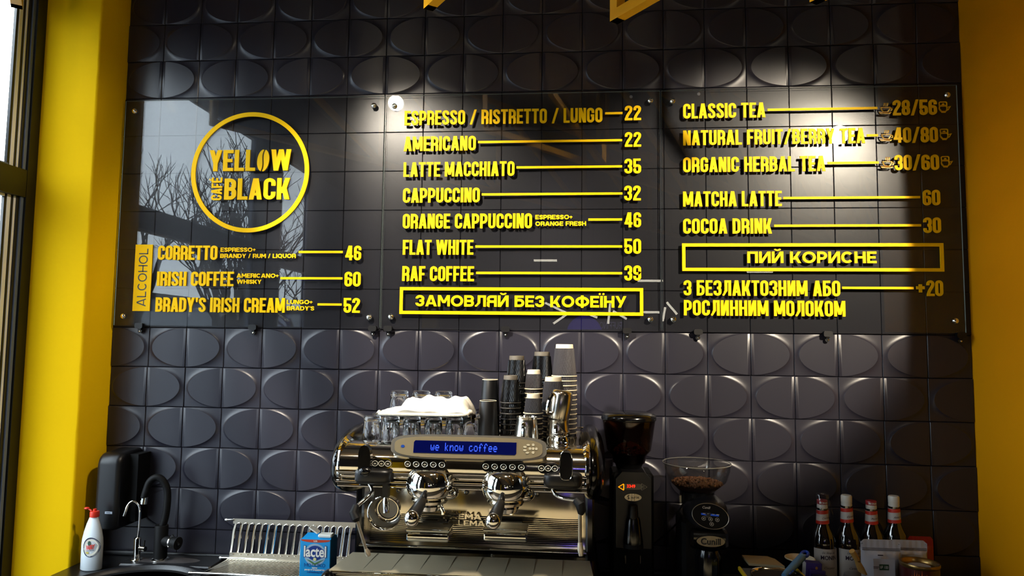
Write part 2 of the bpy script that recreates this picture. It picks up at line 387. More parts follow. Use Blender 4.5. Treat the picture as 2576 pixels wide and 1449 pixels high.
WM = {'I': .21, 'M': .98, 'A': .95, 'W': 1.35, 'L': .66, 'E': .72, 'F': .70, 'T': .76, ' ': .32, '/': .48, "'": .2, '’': .2, 'Y': .85, 'Ї': .21, 'М': .98, 'А': .95, 'У': .86, 'Ф': 1.10, 'Т': .76, 'Е': .70, 'Л': .88, 'Я': .80, '+': .58, 'O': 1.0, 'О': 1.0, 'Q': 1.0, 'C': .88, 'С': .88, 'З': .72, 'В': .80, 'Б': .78, 'P': .74, 'Р': .74, 'R': .80, 'S': .72, 'К': .82, 'K': .82, 'G': .92, 'D': .88, 'U': .82, 'B': .8, 'Н': .82, 'H': .82, 'N': .84, 'И': .86, 'Й': .86, 'П': .80, 'É': .7}
def layout(s, st):
    W, dw, t, gap = (WB, .455, .165, .058) if st == 'B' else (WM, .8, .215, .085) if st == 'M' else (WM, .8, .13, .15)
    x = 0; o = []
    for c in s:
        wd = W.get(c, dw); o.append((c, x, wd, t)); x += wd+gap
    return o, x-gap
GC = {}
def word(parent, s, x0, x1, z, h, y, d, st='B', m=None, name='letter'):
    "raised letters, each one an object, baseline at z, standing proud of the plane y towards -Y"
    L, W = layout(s, st); sx = (x1-x0)/(W*h); pl = worldloc(parent)
    for c, x, wd, t in L:
        if c == ' ': continue
        k = (c, st, round(h, 4), d)
        if k not in GC:
            mb = MB(); glyph_add(mb, c, wd, t, 1, h, 0, 0, 0, -d, lambda a, b, e: (a, e, b)); GC[k] = mb.mesh('glyph', m or LET, ang=50)
        o = link(name, GC[k], parent, Vector((x0+x*sx*h, y, z))-pl); o.scale = (sx, 1, 1)
def word_flat(mb, s, x0, x1, h, fn, st='M', d0=0, d1=0, oy=0):
    L, W = layout(s, st); sx = (x1-x0)/(W*h)
    for c, x, wd, t in L:
        if c != ' ': glyph_add(mb, c, wd, t, sx, h, x0+x*sx*h, oy, d0, d1, fn)

# ------------------------------------------------------------ room shell
T = .15; Z0 = 2.95
RX1, RY1, RZ1 = ROOM[1], ROOM[2], ROOM[3]
FLOOR = mat('warm grey floor', '8d7f6c', .35, var=.15, vscale=3)
CEIL = mat('grey ceiling', '726d66', .8); DARK = mat('dark wall paint', '2a2628', .7); ROOMW = mat('room wall paint', '5a534b', .7)
WARM = mat('warm plaster', '6f6455', .7)
MB().box(-.5, RX1, RY1, .12, -.12, 0).build('floor', FLOOR, kind='structure')
MB().box(-.5, RX1, RY1, .12, RZ1, RZ1+.1).build('ceiling', CEIL, kind='structure')
MB().box(-.5, RX1+.1, RY1-.1, RY1, 0, RZ1).build('wall_front', ROOMW, kind='structure')
MB().box(RX1, RX1+.1, RY1, .12, 0, RZ1).build('wall_far', DARK, kind='structure')
MB().box(3.16, RX1, .0, .12, 0, RZ1).build('wall_recess', DARK, kind='structure')
# yellow pier on the left: bright face towards the room, side face against the tiles
def rough_box(x0, x1, y0, y1, z0, z1, edge):
    mb = MB(); n = 70; rnd = random.Random(3); vs = []; fs = []
    prof = lambda: [(x0, y0), (x1-.007-rnd.random()*.002, y0), (x1-.003, y0+.002), (x1, y0+.007+rnd.random()*.002), (x1, y1), (x0, y1)]
    for i in range(n+1):
        z = z0+(z1-z0)*i/n; j = rnd.random()*.0025
        vs += [(x-(j if k in (1, 2) else 0), y, z) for k, (x, y) in enumerate(prof())]
    for i in range(n):
        for k in range(6): a = i*6+k; b = i*6+(k+1) % 6; fs.append((a, b, b+6, a+6))
    fs += [tuple(range(6)), tuple(range(n*6, n*6+6))]
    return mb.add(vs, fs)
rough_box(-.37, -.15, -.168, .12, 0, RZ1, 0).build('wall_left', YEL, kind='structure', ang=60)
MB().bbox(3.0, 3.16, -.72, .12, 0, RZ1, .004).build('wall_right', YELR, kind='structure')
# window wall along X = -.40
def wall_x(name, y0, y1, z0, z1, m): return MB().box(-.42, -.372, y0, y1, z0, z1).build(name, m, kind='structure')
SILL, HEAD = .35, 2.99
wall_x('trim_1', RY1, -.17, HEAD, RZ1, DARK); wall_x('trim_2', RY1, -.17, 0, SILL, DARK)
for i, (a, b) in enumerate(((-2.05, -1.72), (RY1, -2.62))): wall_x('trim_%d' % (i+3), a, b, SILL, HEAD, mat('blue grey pier', '3b4150', .6))
MB().box(-.42, -.369, -.212, -.12, 0, RZ1).build('trim_5', FRB, kind='structure')
for i, (a, b) in enumerate(WIN):
    wn = link('window_%d' % (i+1), None, None, (-.40, a, SILL), kind='structure')
    def fr(nm, x0, x1, y0, y1, z0, z1, m): return MB().bbox(x0, x1, y0, y1, z0, z1, .001).build(nm, m, wn)
    fr('jamb', -.415, -.372, a, a+.05, SILL, HEAD, FRB)
    fr('frame_head', -.415, -.372, a, b, HEAD-.02, HEAD, FRB); fr('frame_sill', -.43, -.35, a, b, SILL, SILL+.05, FRB)
    fr('transom', -.415, -.368, a, b, 2.215, 2.315, FRB)
    for z0, z1 in ((SILL+.05, 2.215), (2.315, HEAD-.02)):
        y = b
        for wd, m, x in ((.013, FRG, -.375), (.012, FRB, -.380), (.009, FRW, -.384), (.009, FRB, -.386), (.016, FRW, -.388), (.011, FRB, -.390)): fr('seal', -.402, x, y-wd, y, z0, z1, m); y -= wd
        fr('seal', -.402, -.38, a+.05, a+.066, z0, z1, FRG)
        fr('seal', -.402, -.388, a+.05, y, z1-.010, z1, FRW); fr('seal', -.402, -.384, a+.05, y, z0, z0+.010, FRG)
        MB().box(-.400, -.394, a+.06, y+.002, z0, z1).build('pane', PANE, wn)
# outside: pavement, bare trees, low far building
MB().box(-60, -.5, -90, 30, -.4, -.12).build('pavement', mat('wet asphalt', '60646a', .6, var=.2, vscale=1), kind='structure')
BARK = mat('bare tree bark', '3f3a36', .9)
def tree(x, y, h, seed, label):
    r = random.Random(seed); mb = MB()
    def br(p, d, l, rad, lv):
        q = p+d*l*.5+Vector((r.uniform(-.05, .05), r.uniform(-.05, .05), 0))*l; e = q+(d+Vector((r.uniform(-.25, .25), r.uniform(-.25, .25), .1))).normalized()*l*.5
        mb.tube([p, q, e], [rad, rad*.85, rad*.65], 5 if lv < 3 else 3, cap=False)
        if lv >= 5: return
        for _ in range(3):
            nd = (d+Vector((r.uniform(-.8, .8), r.uniform(-.8, .8), r.uniform(-.1, .6)))).normalized()
            br(p+(e-p)*r.uniform(.45, 1), nd, l*r.uniform(.62, .84), max(.0055, rad*.58), lv+1)
    br(Vector((0, 0, -.1)), Vector((0, 0, 1)), h*.30, h*.017, 0)
    me = mb.mesh('tree', BARK, ang=60); t = link('bare_tree', me, None, (x, y, 0)); tag(t, label, 'tree', 'bare winter trees outside the left window')
tls = ['nearest bare tree outside the front window, mirrored in the logo panel', 'bare tree outside, second one from the window', 'bare tree outside, furthest one along the kerb', 'tall bare tree outside in the second row from the window', 'tallest bare tree outside, furthest from the window', 'tall bare tree outside between the kerb row and the tallest tree']
for i, (x, y, h) in enumerate(((-4.4, -8.6, 6.5), (-7.6, -15.5, 8.5), (-4.9, -14.5, 6.5), (-10.2, -16, 9.5), (-14, -27, 10), (-11, -23, 9))): tree(x, y, h, i+11, tls[i])
b = thing('far_building', 'low grey building across the street, mirrored in the left menu panel', 'building', (-24, -40, -.12))
MB().box(-28, -24, -85, 10, -.12, 4.2).build('building_wall', mat('grey render', '848b93', .8), b); MB().box(-28.2, -23.8, -85.2, 10.2, 4.2, 4.5).build('roof_edge', DARK, b)

# ------------------------------------------------------------ tiled wall
wb = link('wall_back', None, None, (0, 0, 0), kind='structure')
MB().box(-.15, 3.0, .0, .12, 0, RZ1).build('grout_bed', GROUT, wb)
def relief(left):
    "half of an oval: centre joint at one side; plateau falls steeply at its rim, dips to the joint"
    g = .0008; hb = .004; Hh = .0062; A, Bv = .895, .49
    us = [.0, .012, .03, .05, .08, .11, .15, .2, .25, .31, .38, .48, .58, .67, .74, .80, .845, .875, .89, .895, .905, .925, .96, .988, 1.0]
    fs_ = (0, .07, .17, .32, .52, .76, 1, 1.5)
    hin = lambda u: Hh-.0024*math.exp(-(u/.17)**1.25)
    def hout(u, v):
        e = sqrt((u/A)**2+(v/Bv)**2)
        if e <= 1: return hb+hin(u)
        d = (e-1)/(sqrt((u/A**2)**2+(v/Bv**2)**2)/e); return hb+hin(u)*math.exp(-d/.055)
    mb = MB()
    def P(u, v):
        x = g+u*(T-2*g); x = x if left else T-x; e = .0016 if abs(v) > .4999 or u > .9999 or u < .0001 else 0; return (x, -hout(u, v)+e, -(T/2)+v*(T-2*g))
    for s_ in (1, -1):
        vs = []
        for u in us:
            ve = Bv*sqrt(max(0, 1-(u/A)**2))
            vb = max(ve+.0006, .489)
            for f in fs_: vs.append(P(u, s_*(.5 if f > 1 else ve+(vb-ve)*f)))
        n = len(fs_); mb.add(vs, [(i*n+k, i*n+k+1, (i+1)*n+k+1, (i+1)*n+k) for i in range(len(us)-1) for k in range(n-1)])
        top = [vs[i*n+n-1] for i in range(len(us))]; m = len(top); mb.add(top+[(x, .001, z) for x, y, z in top], [(i, i+1, m+i+1, m+i) for i in range(m-1)])
    ui = [u for u in us if u <= A]; n = len(ui)
    vs = [P(u, s_*Bv*sqrt(max(0, 1-(u/A)**2))) for s_ in (1, -1) for u in ui]
    mb.add(vs, [(i, i+1, n+i+1, n+i) for i in range(n-2)]+[(n-2, n-1, 2*n-2)])
    for u in (0, 1):
        vv = [-.5, -.49, .49, .5] if u == 0 else [s_*(.5 if f > 1 else f*.489) for s_, f in [(-1, q) for q in fs_[::-1]]+[(1, q) for q in fs_[1:]]]
        e = [P(u, v) for v in vv]; m = len(e); mb.add(e+[(x, .001, z) for x, y, z in e], [(i, i+1, m+i+1, m+i) for i in range(m-1)])
    return mb
ML, MR = relief(True).mesh('relief', TILE, ang=28), relief(False).mesh('relief', TILE, ang=28)   # joint at left / at right
MF = MB().bbox(.0008, T-.0008, -.0065, .002, -T+.0008, -.0008, .0014).mesh('flat', TILEF, ang=30)
low = MB()
rt = random.Random(5)
for i in range(-1, 14):
    for j in range(-1, 20):
        z = Z0-i*T
        if i >= 2 and i < 8: me = MF
        else: me = ML if (j+i) % 2 == 1 else MR
        if i == 13: low.box(j*T+.0014, (j+1)*T-.0014, -.006, .001, .84, z-.0014); continue
        o = link('tile', me, wb, (j*T, rt.uniform(-.0003, .0003), z))
        o.rotation_euler = (rt.uniform(-.0025, .0025), 0, rt.uniform(-.0025, .0025))
low.build('tile_row', TILE, wb, kind='stuff')
up = MB()
for i in range(-4, -1):
    for j in range(-1, 20): up.box(j*T+.0014, (j+1)*T-.0014, -.006, .001, Z0-(i+1)*T+.0014, min(RZ1-.002, Z0-i*T-.0014))
up.build('tile_row', TILE, wb, kind='stuff')

# ------------------------------------------------------------ menu boards
YF, YB = -.022, -.017          # front and back of the acrylic sheet
def hz(px, py): p = at(px, py, Y=YF); return p
def standoff(parent, px, py):
    p = at(px, py, Y=-.031); s = MB()
    s.lathe([(.0075, -.0108), (.0075, -.020)], 16, (p.x, 0, p.z), 'Y').lathe([(.0095, -.0165), (.0112, -.019), (.0112, -.023), (.0095, -.028), (.005, -.0315), (0, -.0325)], 20, (p.x, 0, p.z), 'Y')
    s.build('standoff', CHR, parent)
def clip(parent, px, py):
    p = at(px, py, Y=-.031); c = MB()
    c.prism(superell(p.x, p.z+.004, .0155, .0105, .55, 20), -.032, -.0165)
    c.box(p.x-.006, p.x+.006, -.026, -.0115, p.z-.012, p.z-.002); c.lathe([(.0085, 0), (.0085, -.008)], 14, (p.x, -.0135, p.z-.016), 'Y')
    o = c.build('clip', BLS, parent); MB().ell((p.x+.001, -.0225, p.z-.0165), .004, .003, .004, 10, 6).build('screw', CHR, o)
def board(name, label, px0, px1, z0=1.757, z1=2.637):
    x0, x1 = px0, px1
    b = thing(name, label, 'menu board', (x0, -.012, z0))
    s = MB(); s.add([(x, y, z) for y in (YF, YB) for x, z in ((x0, z0), (x1, z0), (x1, z1), (x0, z1))], [(0, 1, 2, 3), (7, 6, 5, 4)])
    s.m = 1; s.add([(x, y, z) for y in (YF, YB) for x, z in ((x0, z0), (x1, z0), (x1, z1), (x0, z1))], [(0, 4, 5, 1), (1, 5, 6, 2), (2, 6, 7, 3), (3, 7, 4, 0)])
    me = bpy.data.meshes.new('sheet'); o_ = Vector((x0, -.012, z0)); me.from_pydata([tuple(Vector(v)-o_) for v in s.v], [], s.f); me.materials.append(ACR); me.materials.append(ACE)
    for p, i in zip(me.polygons, s.mi): p.material_index = i
    link('acrylic_sheet', me, b); return b
LD = .0045                     # letter thickness
HC = .0552
def line(b, s, l, r, by, st='B', h=None, hpx=None):
    p, q = at(l, by, Y=YF), at(r, by, Y=YF)
    word(b, s, p.x, q.x, p.z, h or HC, YF, LD, st)
def rule(b, l, r, y, yr=None):
    p, q = at(l, y, Y=YF), at(r, y if yr is None else yr, Y=YF); z = (p.z+q.z)/2
    MB().box(p.x, q.x, YF-.003, YF, z-.0042, z+.0042).build('leader_line', LET, b)
def small(b, rows):
    mb = MB()
    for s, l, r, by, ty in rows:
        p, q = at(l, by, Y=YF), at(r, by, Y=YF); h = at(l, ty, Y=YF).z-p.z
        word_flat(mb, s, p.x, q.x, h, lambda x, y, d: (x, YF+d, y), 'M', 0, -.0025, oy=p.z)
    mb.build('small_lettering', LET, b, ang=50, kind='stuff')
def frame(b, l, r, t, bt, w=.0118):
    p, q = at(l, t, Y=YF), at(r, bt, Y=YF); z1 = p.z; z0 = at(l, bt, Y=YF).z; x0, x1 = p.x, q.x; s = MB()
    o = [(x0, z0), (x1, z0), (x1, z1), (x0, z1)]; i = [(x0+w, z0+w), (x1-w, z0+w), (x1-w, z1-w), (x0+w, z1-w)]
    vs = [(x, YF-LD, z) for x, z in o+i]+[(x, YF, z) for x, z in o+i]
    fs = []
    for k in range(4): j = (k+1) % 4; fs += [(k, j, 4+j, 4+k), (k, 8+k, 8+j, j), (4+k, 4+j, 12+j, 12+k)]
    s.add(vs, fs).build('text_frame', LET, b)

b1 = board('menu_board', 'clear acrylic menu panel with round YELLOW BLACK logo and alcohol coffee prices', -.136, .9045)
c = (at(482.5, 430, Y=YF).x+at(778.3, 430, Y=YF).x)/2; rr = (at(778.3, 430, Y=YF).x-at(482.5, 430, Y=YF).x)/2; cz = (at(630, 283.4, Y=YF).z+at(630, 585, Y=YF).z)/2
s = MB(); n = 96
vs = [(c+q*cos(2*pi*i/n), y, cz+q*sin(2*pi*i/n)) for q in (rr, rr-.0165) for y in (YF-LD, YF) for i in range(n)]
fs = []
for i in range(n): j = (i+1) % n; fs += [(i, j, 2*n+j, 2*n+i), (i, n+i, n+j, j), (2*n+i, 2*n+j, 3*n+j, 3*n+i)]
s.add(vs, fs).build('logo_ring', LET, b1)
p = at(526.6, 431.5, Y=YF); q = at(642.5, 431.5, Y=YF); hL = .0825
word(b1, 'YELL', p.x, q.x, p.z, hL, YF, LD); q2 = at(681.8, 431, Y=YF); q3 = at(731.7, 431, Y=YF); word(b1, 'W', q2.x, q3.x, p.z, hL, YF, LD)
pb, qb = at(564.5, 503, Y=YF), at(729, 503, Y=YF); word(b1, 'BLACK', pb.x, qb.x, pb.z, hL, YF, LD)
# coffee bean halves standing for the O
bx = at(662, 431, Y=YF).x; bz = p.z+hL/2-.001
def bean(sgn):
    cv = bez((.0015, .042), (-.012, .012), (.010, -.012), (-.0015, -.042), 10)
    out = arc(0, 0, .0235, .0435, 105, 255, 8) if sgn < 0 else arc(0, 0, .0235, .0435, -75, 75, 8)
    gp = .0030*sgn; pts = out+([(x+gp, z) for x, z in cv][::-1] if sgn < 0 else [(x+gp, z) for x, z in cv])
    ca, sa = cos(radians(-6)), sin(radians(-6)); pts = [(bx+x*ca-z*sa, bz+x*sa+z*ca) for x, z in pts]
    MB().prism(pts, YF-LD, YF).build('bean_half', LET, b1)
bean(-1); bean(1)
# CAFE set on its side
s = MB(); L, W = layout('CAFÉ', 'B'); pc = at(558, 504, Y=YF); pt = at(558, 447, Y=YF); h_ = pc.x-at(532, 504, Y=YF).x; sx = (pt.z-pc.z)/(W*h_)
for ch, x, wd, t in L: glyph_add(s, ch, wd, t, sx, h_, x*sx*h_, 0, 0, -LD, lambda a, b_, d: (pc.x-b_, YF+d, pc.z+a))
s.build('logo_lettering', LET, b1, ang=50)
for t_, l, r, by in (('CORRETTO', 398, 547, 654), ('46', 869, 908.8, 655), ('IRISH COFFEE', 395.4, 588.3, 719.3), ('60', 867, 907.4, 720.8), ("BRADY'S IRISH CREAM", 391.8, 716.8, 784.3), ('52', 864.7, 905.5, 786.8)): line(b1, t_, l, r, by)
rule(b1, 751.8, 862.7, 634); rule(b1, 706, 862, 700.2); rule(b1, 799.3, 860, 766)
small(b1, (('ESPRESSO+', 555.3, 643.3, 633.7, 623), ('BRANDY / RUM / LIQUOR', 554.5, 744.5, 649.2, 638.5), ('AMERICANO+', 595.8, 701.2, 698.8, 688), ('WHISKY', 596, 658, 714, 703.3), ('LUNGO+', 721.6, 786.4, 765, 754.2), ("BRADY'S", 721.6, 790.6, 780.7, 770)))
ax0, ax1 = at(334, 782, Y=YF).x, at(377, 782, Y=YF).x; az0, az1 = at(355, 782.5, Y=YF).z, at(355, 615.5, Y=YF).z
pl = MB().box(ax0, ax1, YF-.0035, YF, az0, az1).build('plaque', LET, b1)
s = MB(); L, W = layout('ALCOHOL', 'L'); h_ = .0365; z_a = at(355, 771, Y=YF).z; sx = (at(355, 626, Y=YF).z-z_a)/(W*h_); xb = (ax0+ax1)/2+h_/2
for ch, x, wd, t in L: glyph_add(s, ch, wd, t, sx, h_, x*sx*h_, 0, 0, 0, lambda a, b_, d: (xb-b_, YF-.0039, z_a+a))
s.build('cut_lettering', mat('dark cutout lettering', '16181d', .4), pl)
for q in ((336, 278), (939, 264), (307, 795), (927, 798)): standoff(b1, *q)
for q in ((348, 822), (634, 826), (936, 829)): clip(b1, *q)

b2 = board('menu_board', 'clear acrylic menu panel listing espresso to raf coffee, the middle one', .9095, 1.9345)
for t_, l, r, by in (('ESPRESSO / RISTRETTO / LUNGO', 1017.8, 1515.4, 316), ('AMERICANO', 1016.1, 1197, 381), ('LATTE MACCHIATO', 1015.5, 1294.3, 445.5), ('CAPPUCCINO', 1014, 1207, 510.5), ('ORANGE CAPPUCCINO', 1013.5, 1338.3, 575.3), ('FLAT WHITE', 1013.5, 1191, 641), ('RAF COFFEE', 1012, 1192.6, 707),
    ('22', 1571.5, 1612.7, 303.6), ('22', 1571.5, 1612.7, 370.2), ('35', 1570.5, 1612.7, 437.2), ('32', 1570, 1612, 505), ('46', 1570.4, 1612.7, 572.4), ('50', 1570.4, 1612.7, 638.8), ('39', 1570.4, 1612.7, 706)): line(b2, t_, l, r, by)
rule(b2, 1522, 1566, 286, 284.5); rule(b2, 1202.6, 1565, 359, 352); rule(b2, 1299.3, 1565, 422.5, 418); rule(b2, 1212, 1566, 490, 486.5); rule(b2, 1480, 1565, 553, 552); rule(b2, 1196, 1565, 621, 619.5); rule(b2, 1198, 1565, 687.5, 686.5)
small(b2, (('ESPRESSO+', 1346.7, 1440, 552, 541), ('ORANGE FRESH', 1346.7, 1474.3, 568.5, 557.5)))
frame(b2, 1006.8, 1618, 722.2, 789.8)
p, q = at(1045.5, 770.5, Y=YF), at(1575.7, 770.5, Y=YF); word(b2, 'ЗАМОВЛЯЙ БЕЗ КОФЕЇНУ', p.x, q.x, p.z, at(1045, 742.3, Y=YF).z-p.z, YF, LD, 'M')
for q in ((991, 265), (1637, 251), (982, 797), (1637, 803)): standoff(b2, *q)
for q in ((975, 829), (1271, 831), (1578, 835)): clip(b2, *q)

b3 = board('menu_board', 'clear acrylic menu panel with tea prices and a lamp glare, by the right wall', 1.9395, 2.974)
for t_, l, r, by in (('CLASSIC TEA', 1718.3, 1925, 299.2), ('NATURAL FRUIT/BERRY TEA', 1718.3, 2175.6, 366.5), ('ORGANIC HERBAL TEA', 1718.3, 2076, 434.2), ('MATCHA LATTE', 1718, 1966.3, 520.3), ('COCOA DRINK', 1718.3, 1941.4, 588.4), ('З БЕЗЛАКТОЗНИМ АБО', 1719.3, 2113, 743.5), ('РОСЛИННИМ МОЛОКОМ', 1720, 2126, 793.5),
    ('28/56', 2245.7, 2356.4, 290.8), ('40/80', 2247.5, 2358.9, 359.8), ('30/60', 2249.6, 2361.8, 429), ('60', 2321.5, 2364.6, 517), ('30', 2323, 2366.7, 586.5), ('20', 2331, 2372, 745)): line(b3, t_, l, r, by)
p = at(2304.3, 725.5, Y=YF); q = at(2325, 725.5, Y=YF); word(b3, '+', p.x, q.x, p.z-.46*.079, .079, YF, LD)
rule(b3, 1930.4, 2206.5, 275.5, 273.5); rule(b3, 2180, 2208.3, 341); rule(b3, 2081.4, 2210, 410); rule(b3, 1970, 2314, 498, 496.8); rule(b3, 1947, 2316.5, 567.6); rule(b3, 2118, 2297.7, 724.5)
frame(b3, 1715.3, 2374.3, 612.6, 682)
p, q = at(1879.3, 662, Y=YF), at(2204.4, 662, Y=YF); word(b3, 'ПИЙ КОРИСНЕ', p.x, q.x, p.z, at(1880, 633, Y=YF).z-p.z, YF, LD, 'M')
def icon(b, px, py, paths, k, name):
    p = at(px, py, Y=YF); s = MB()
    for pts, cl in paths: stroke_add(s, pts, cl, .085, -.0025, 0, lambda x, y, d: (p.x+x*k, YF+d, p.z+y*k))
    s.build(name, LETS, b, ang=60)
cup = [([(0, .10)]+arc(.2, .10, .2, .10, 180, 270, 4)+arc(.8, .10, .1, .10, 270, 360, 4)+[(1.0, .10)], True), ([(.12, .52)]+[(.86, .52)]+bez((.86, .50), (.84, .3), (.72, .2), (.66, .14), 4)+[(.34, .14)]+bez((.34, .14), (.24, .2), (.14, .34), (.12, .5), 4), True),
       (arc(.88, .36, .14, .11, 90, -80, 5), False)]+[(bez((.36+d, .64), (.30+d, .72), (.46+d, .78), (.40+d, .92), 5), False) for d in (0, .14, .28)]
ket = [([(.1, .62), (.62, .62)]+bez((.66, .6), (.74, .4), (.70, .3), (.58, .14), 5)+[(.2, .14)]+bez((.2, .14), (.0, .3), (.0, .5), (.1, .62), 5), True), ([(.06, .6), (.04, .9)]+arc(.14, .9, .1, .1, 180, 90, 3)+arc(.58, .9, .1, .1, 90, 0, 3)+[(.68, .6)], False),
       ([(.14, .68), (.6, .68)], False), (arc(.37, .78, .06, .05, 0, 340, 3), True), ([(.2, .06), (.56, .06)], False), (bez((.1, .35), (.12, .26), (.16, .2), (.22, .18), 4), False), ([(.68, .5), (.96, .56), (.78, .28), (.68, .22)], False)]
for px, py in ((2212.6, 286), (2214.6, 354.2), (2217, 422.2)): icon(b3, px, py, cup, .0415, 'cup_icon')
for px, py in ((2361.8, 284.5), (2364.3, 353), (2367, 422)): icon(b3, px, py, ket, .0395, 'teapot_icon')
for q in ((1693, 252), (2386, 237), (1695, 803), (2407, 807)): standoff(b3, *q)
for q in ((1757, 838), (2084, 843), (2420, 846)): clip(b3, *q)
for nm, q in (('screw_hole', (1588, 241)), ('screw_hole', (1759, 234))):
    bb = b2 if q[0] < 1600 else b3; p = at(*q, Y=YB); MB().lathe([(.006, 0), (.006, -.0008)], 14, (p.x, -.0067, p.z), 'Y').build('tile_plug', mat('grey plug', '4a4a50', .6), wb)

# ------------------------------------------------------------ ceiling trusses and lamps
DV = Vector((.602, -.799, 0))        # runs from the tile wall into the room
def beam(mb, a, b_, s_=.030):
    a, b_ = Vector(a), Vector(b_); d = (b_-a); L_ = d.length; d.normalize(); u = Vector((d.y, -d.x, 0)); u = u.normalized() if u.length > .01 else DV.copy(); v = d.cross(u)
    mb.add([a+d*t+u*i*s_/2+v*j*s_/2 for t in (0, L_) for i, j in ((-1, -1), (1, -1), (1, 1), (-1, 1))], [(0, 1, 2, 3), (7, 6, 5, 4), (0, 4, 5, 1), (1, 5, 6, 2), (2, 6, 7, 3), (3, 7, 4, 0)])
def truss(p, label, L_=7.0):
    t = thing('ceiling_truss', label, 'truss', tuple(p), 'yellow timber trusses under the ceiling'); Hh = .62; p = Vector(p)
    z1 = Vector((0, 0, Hh))
    s = MB(); beam(s, p-DV*.015, p+DV*L_); s.build('bottom_chord', BEAM, t)
    s = MB(); beam(s, p+z1, p+z1+DV*L_); s.build('top_chord', BEAM, t)
    k = int(L_/1.0)
    for i in range(k+1):
        q = p+DV*(i*1.0); s = MB(); beam(s, q+Vector((0, 0, -.015)), q+z1); s.build('post', BEAM, t)
        if i < k: s = MB(); beam(s, q+z1, q+DV*1.0); s.build('brace', BEAM, t)
pt = at(1553, 40, Y=-.62); zz = pt.z
xA = pt.x
truss((xA, -.62, zz), 'yellow timber truss whose end shows largest, above the middle menu panel')
q = at(1083, 6, Y=-.62); truss((q.x+.0, -.62, zz+.055), 'yellow timber truss whose tip shows above the left end of the middle panel')
q = at(2057, 2, Y=-.62); truss((q.x, -.62, zz+.04), 'yellow timber truss whose tip shows above the right menu panel', .4)
truss((-.1, -.62, zz+.1), 'yellow timber truss nearest the windows, mirrored in the menu panels')
def spot(P_, A_, pw, size, label, colr, blend, rad=.045, es=90):
    t = thing('ceiling_spotlight', label, 'spotlight', tuple(P_)); d = (A_-P_).normalized()
    M = Matrix.Translation(P_) @ d.to_track_quat('-Z', 'Y').to_matrix().to_4x4()
    s = MB(); s.lathe([(.030, .17), (.058, .15), (.060, 0), (.056, 0), (.054, .02)], 28, M=M, cap=False); s.build('housing', WHT, t)
    s = MB(); s.lathe([(.0, .021), (.046, .02)], 28, M=M, cap=False); s.build('lens', mat('lit lamp lens %d' % es, 'ffffff', .5, emi='fff0cf', es=es), t)
    s = MB(); s.tube([M @ Vector((0, 0, .15)), Vector((P_.x, P_.y, RZ1))], .008, 8); s.build('stem', FRB, t)
    l = bpy.data.lights.new('spot', 'SPOT'); l.energy = pw; l.color = colr; l.spot_size = radians(size); l.spot_blend = blend; l.shadow_soft_size = rad
    o = bpy.data.objects.new('spot_beam', l); COL.objects.link(o); o.matrix_world = M @ Matrix.Translation((0, 0, -.01)); 
spot(LAMP_A, AIM_A, PW_A, 24, 'white ceiling spotlight mirrored as the bright glare on the tea panel', (1, .86, .66), .45, .07)
spot(LAMP_B, AIM_B, PW_B, 36, 'white ceiling spotlight mirrored in the top corner of the middle panel', (1, .88, .72), .55, .05)
spot(FILL_C, AIM_C, PW_C, 62, 'added white ceiling spotlight near the tiled wall, lighting the side of the pier', (1, .86, .66), .8, .05, 8)
spot(FILL_D, AIM_D, PW_D, 80, 'added white ceiling spotlight near the tiled wall, brightening the beige bar', (1, .88, .70), .6, .05, 8)

# ------------------------------------------------------------ counter, sink, taps
bc_ = thing('added_bar_counter', 'added beige bar counter, out of view, brightening reflections in the coffee machine', 'counter', (1.9, -2.0, 0))
MB().bbox(.2, 3.9, -2.45, -1.25, .88, .92, .006).build('bar_top', mat('beige counter top', 'd8c8a4', .45, var=.06), bc_); MB().box(.25, 3.85, -2.4, -1.30, 0, .88).build('bar_body', WARM, bc_)  # added out of view so the machine steel mirrors something pale
CZ = .90
ct = thing('counter', 'black stone worktop running below the tiled wall', 'counter', (1.4, -.3, 0))
MB().bbox(-.148, 2.985, -.66, -.012, CZ-.04, CZ, .004).build('worktop', BLT, ct)
MB().bbox(-.148, 2.985, -.026, -.0125, CZ, CZ+.016, .003).build('upstand', BLS, ct)
MB().box(-.14, 2.98, -.60, -.014, .1, CZ-.04).build('cabinet_body', BLM, ct)
MB().box(-.14, 2.98, -.55, -.014, 0, .1).build('plinth', BLM, ct)
for i in range(5): s = MB(); s.bbox(-.13+i*.625, .485+i*.625, -.62, -.60, .12, CZ-.05, .003); o = s.build('door', BLS, ct); MB().box(.40+i*.625, .41+i*.625, -.64, -.62, .6, .75).build('handle', STL, o)
sk = thing('sink', 'black composite sink with raised rim in the left corner', 'sink', (.2, -.35, CZ))
s = MB(); N = 48; BC = (.20, -.385); R0 = .225
prof = [(R0+.03, .0), (R0+.028, .010), (R0+.018, .0145), (R0+.006, .0135), (R0-.004, .004), (R0-.012, -.03)]
s.lathe(prof, N, (BC[0], BC[1], CZ), cap=False); s.build('basin_rim', SINK, sk)
MB().bbox(.02, .36, -.155, -.035, CZ, CZ+.0125, .005).build('tap_ledge', SINK, sk)
MB().lathe([(R0-.012, -.03), (R0-.02, -.034), (0, -.034)], N, (BC[0], BC[1], CZ+.034), cap=False).build('basin', BLM, sk)
MB().prism([(.16+.13*cos(a)+.0, -.095+.035*sin(a)) for a in [2*pi*i/30 for i in range(30)]], CZ+.0125, CZ+.0131, 'XY').build('water_stain', mat('dried water film', '3d3a3b', .5, var=.5, vscale=25), sk)
CZS = CZ+.0131
tp = thing('mixer_tap', 'black swan neck mixer tap with chrome nozzle and side lever', 'tap', (.140, -.095, CZS))
X_, Y_ = .140, -.095; K = lambda px, py, Y=-.095: at(px, py, Y=Y)
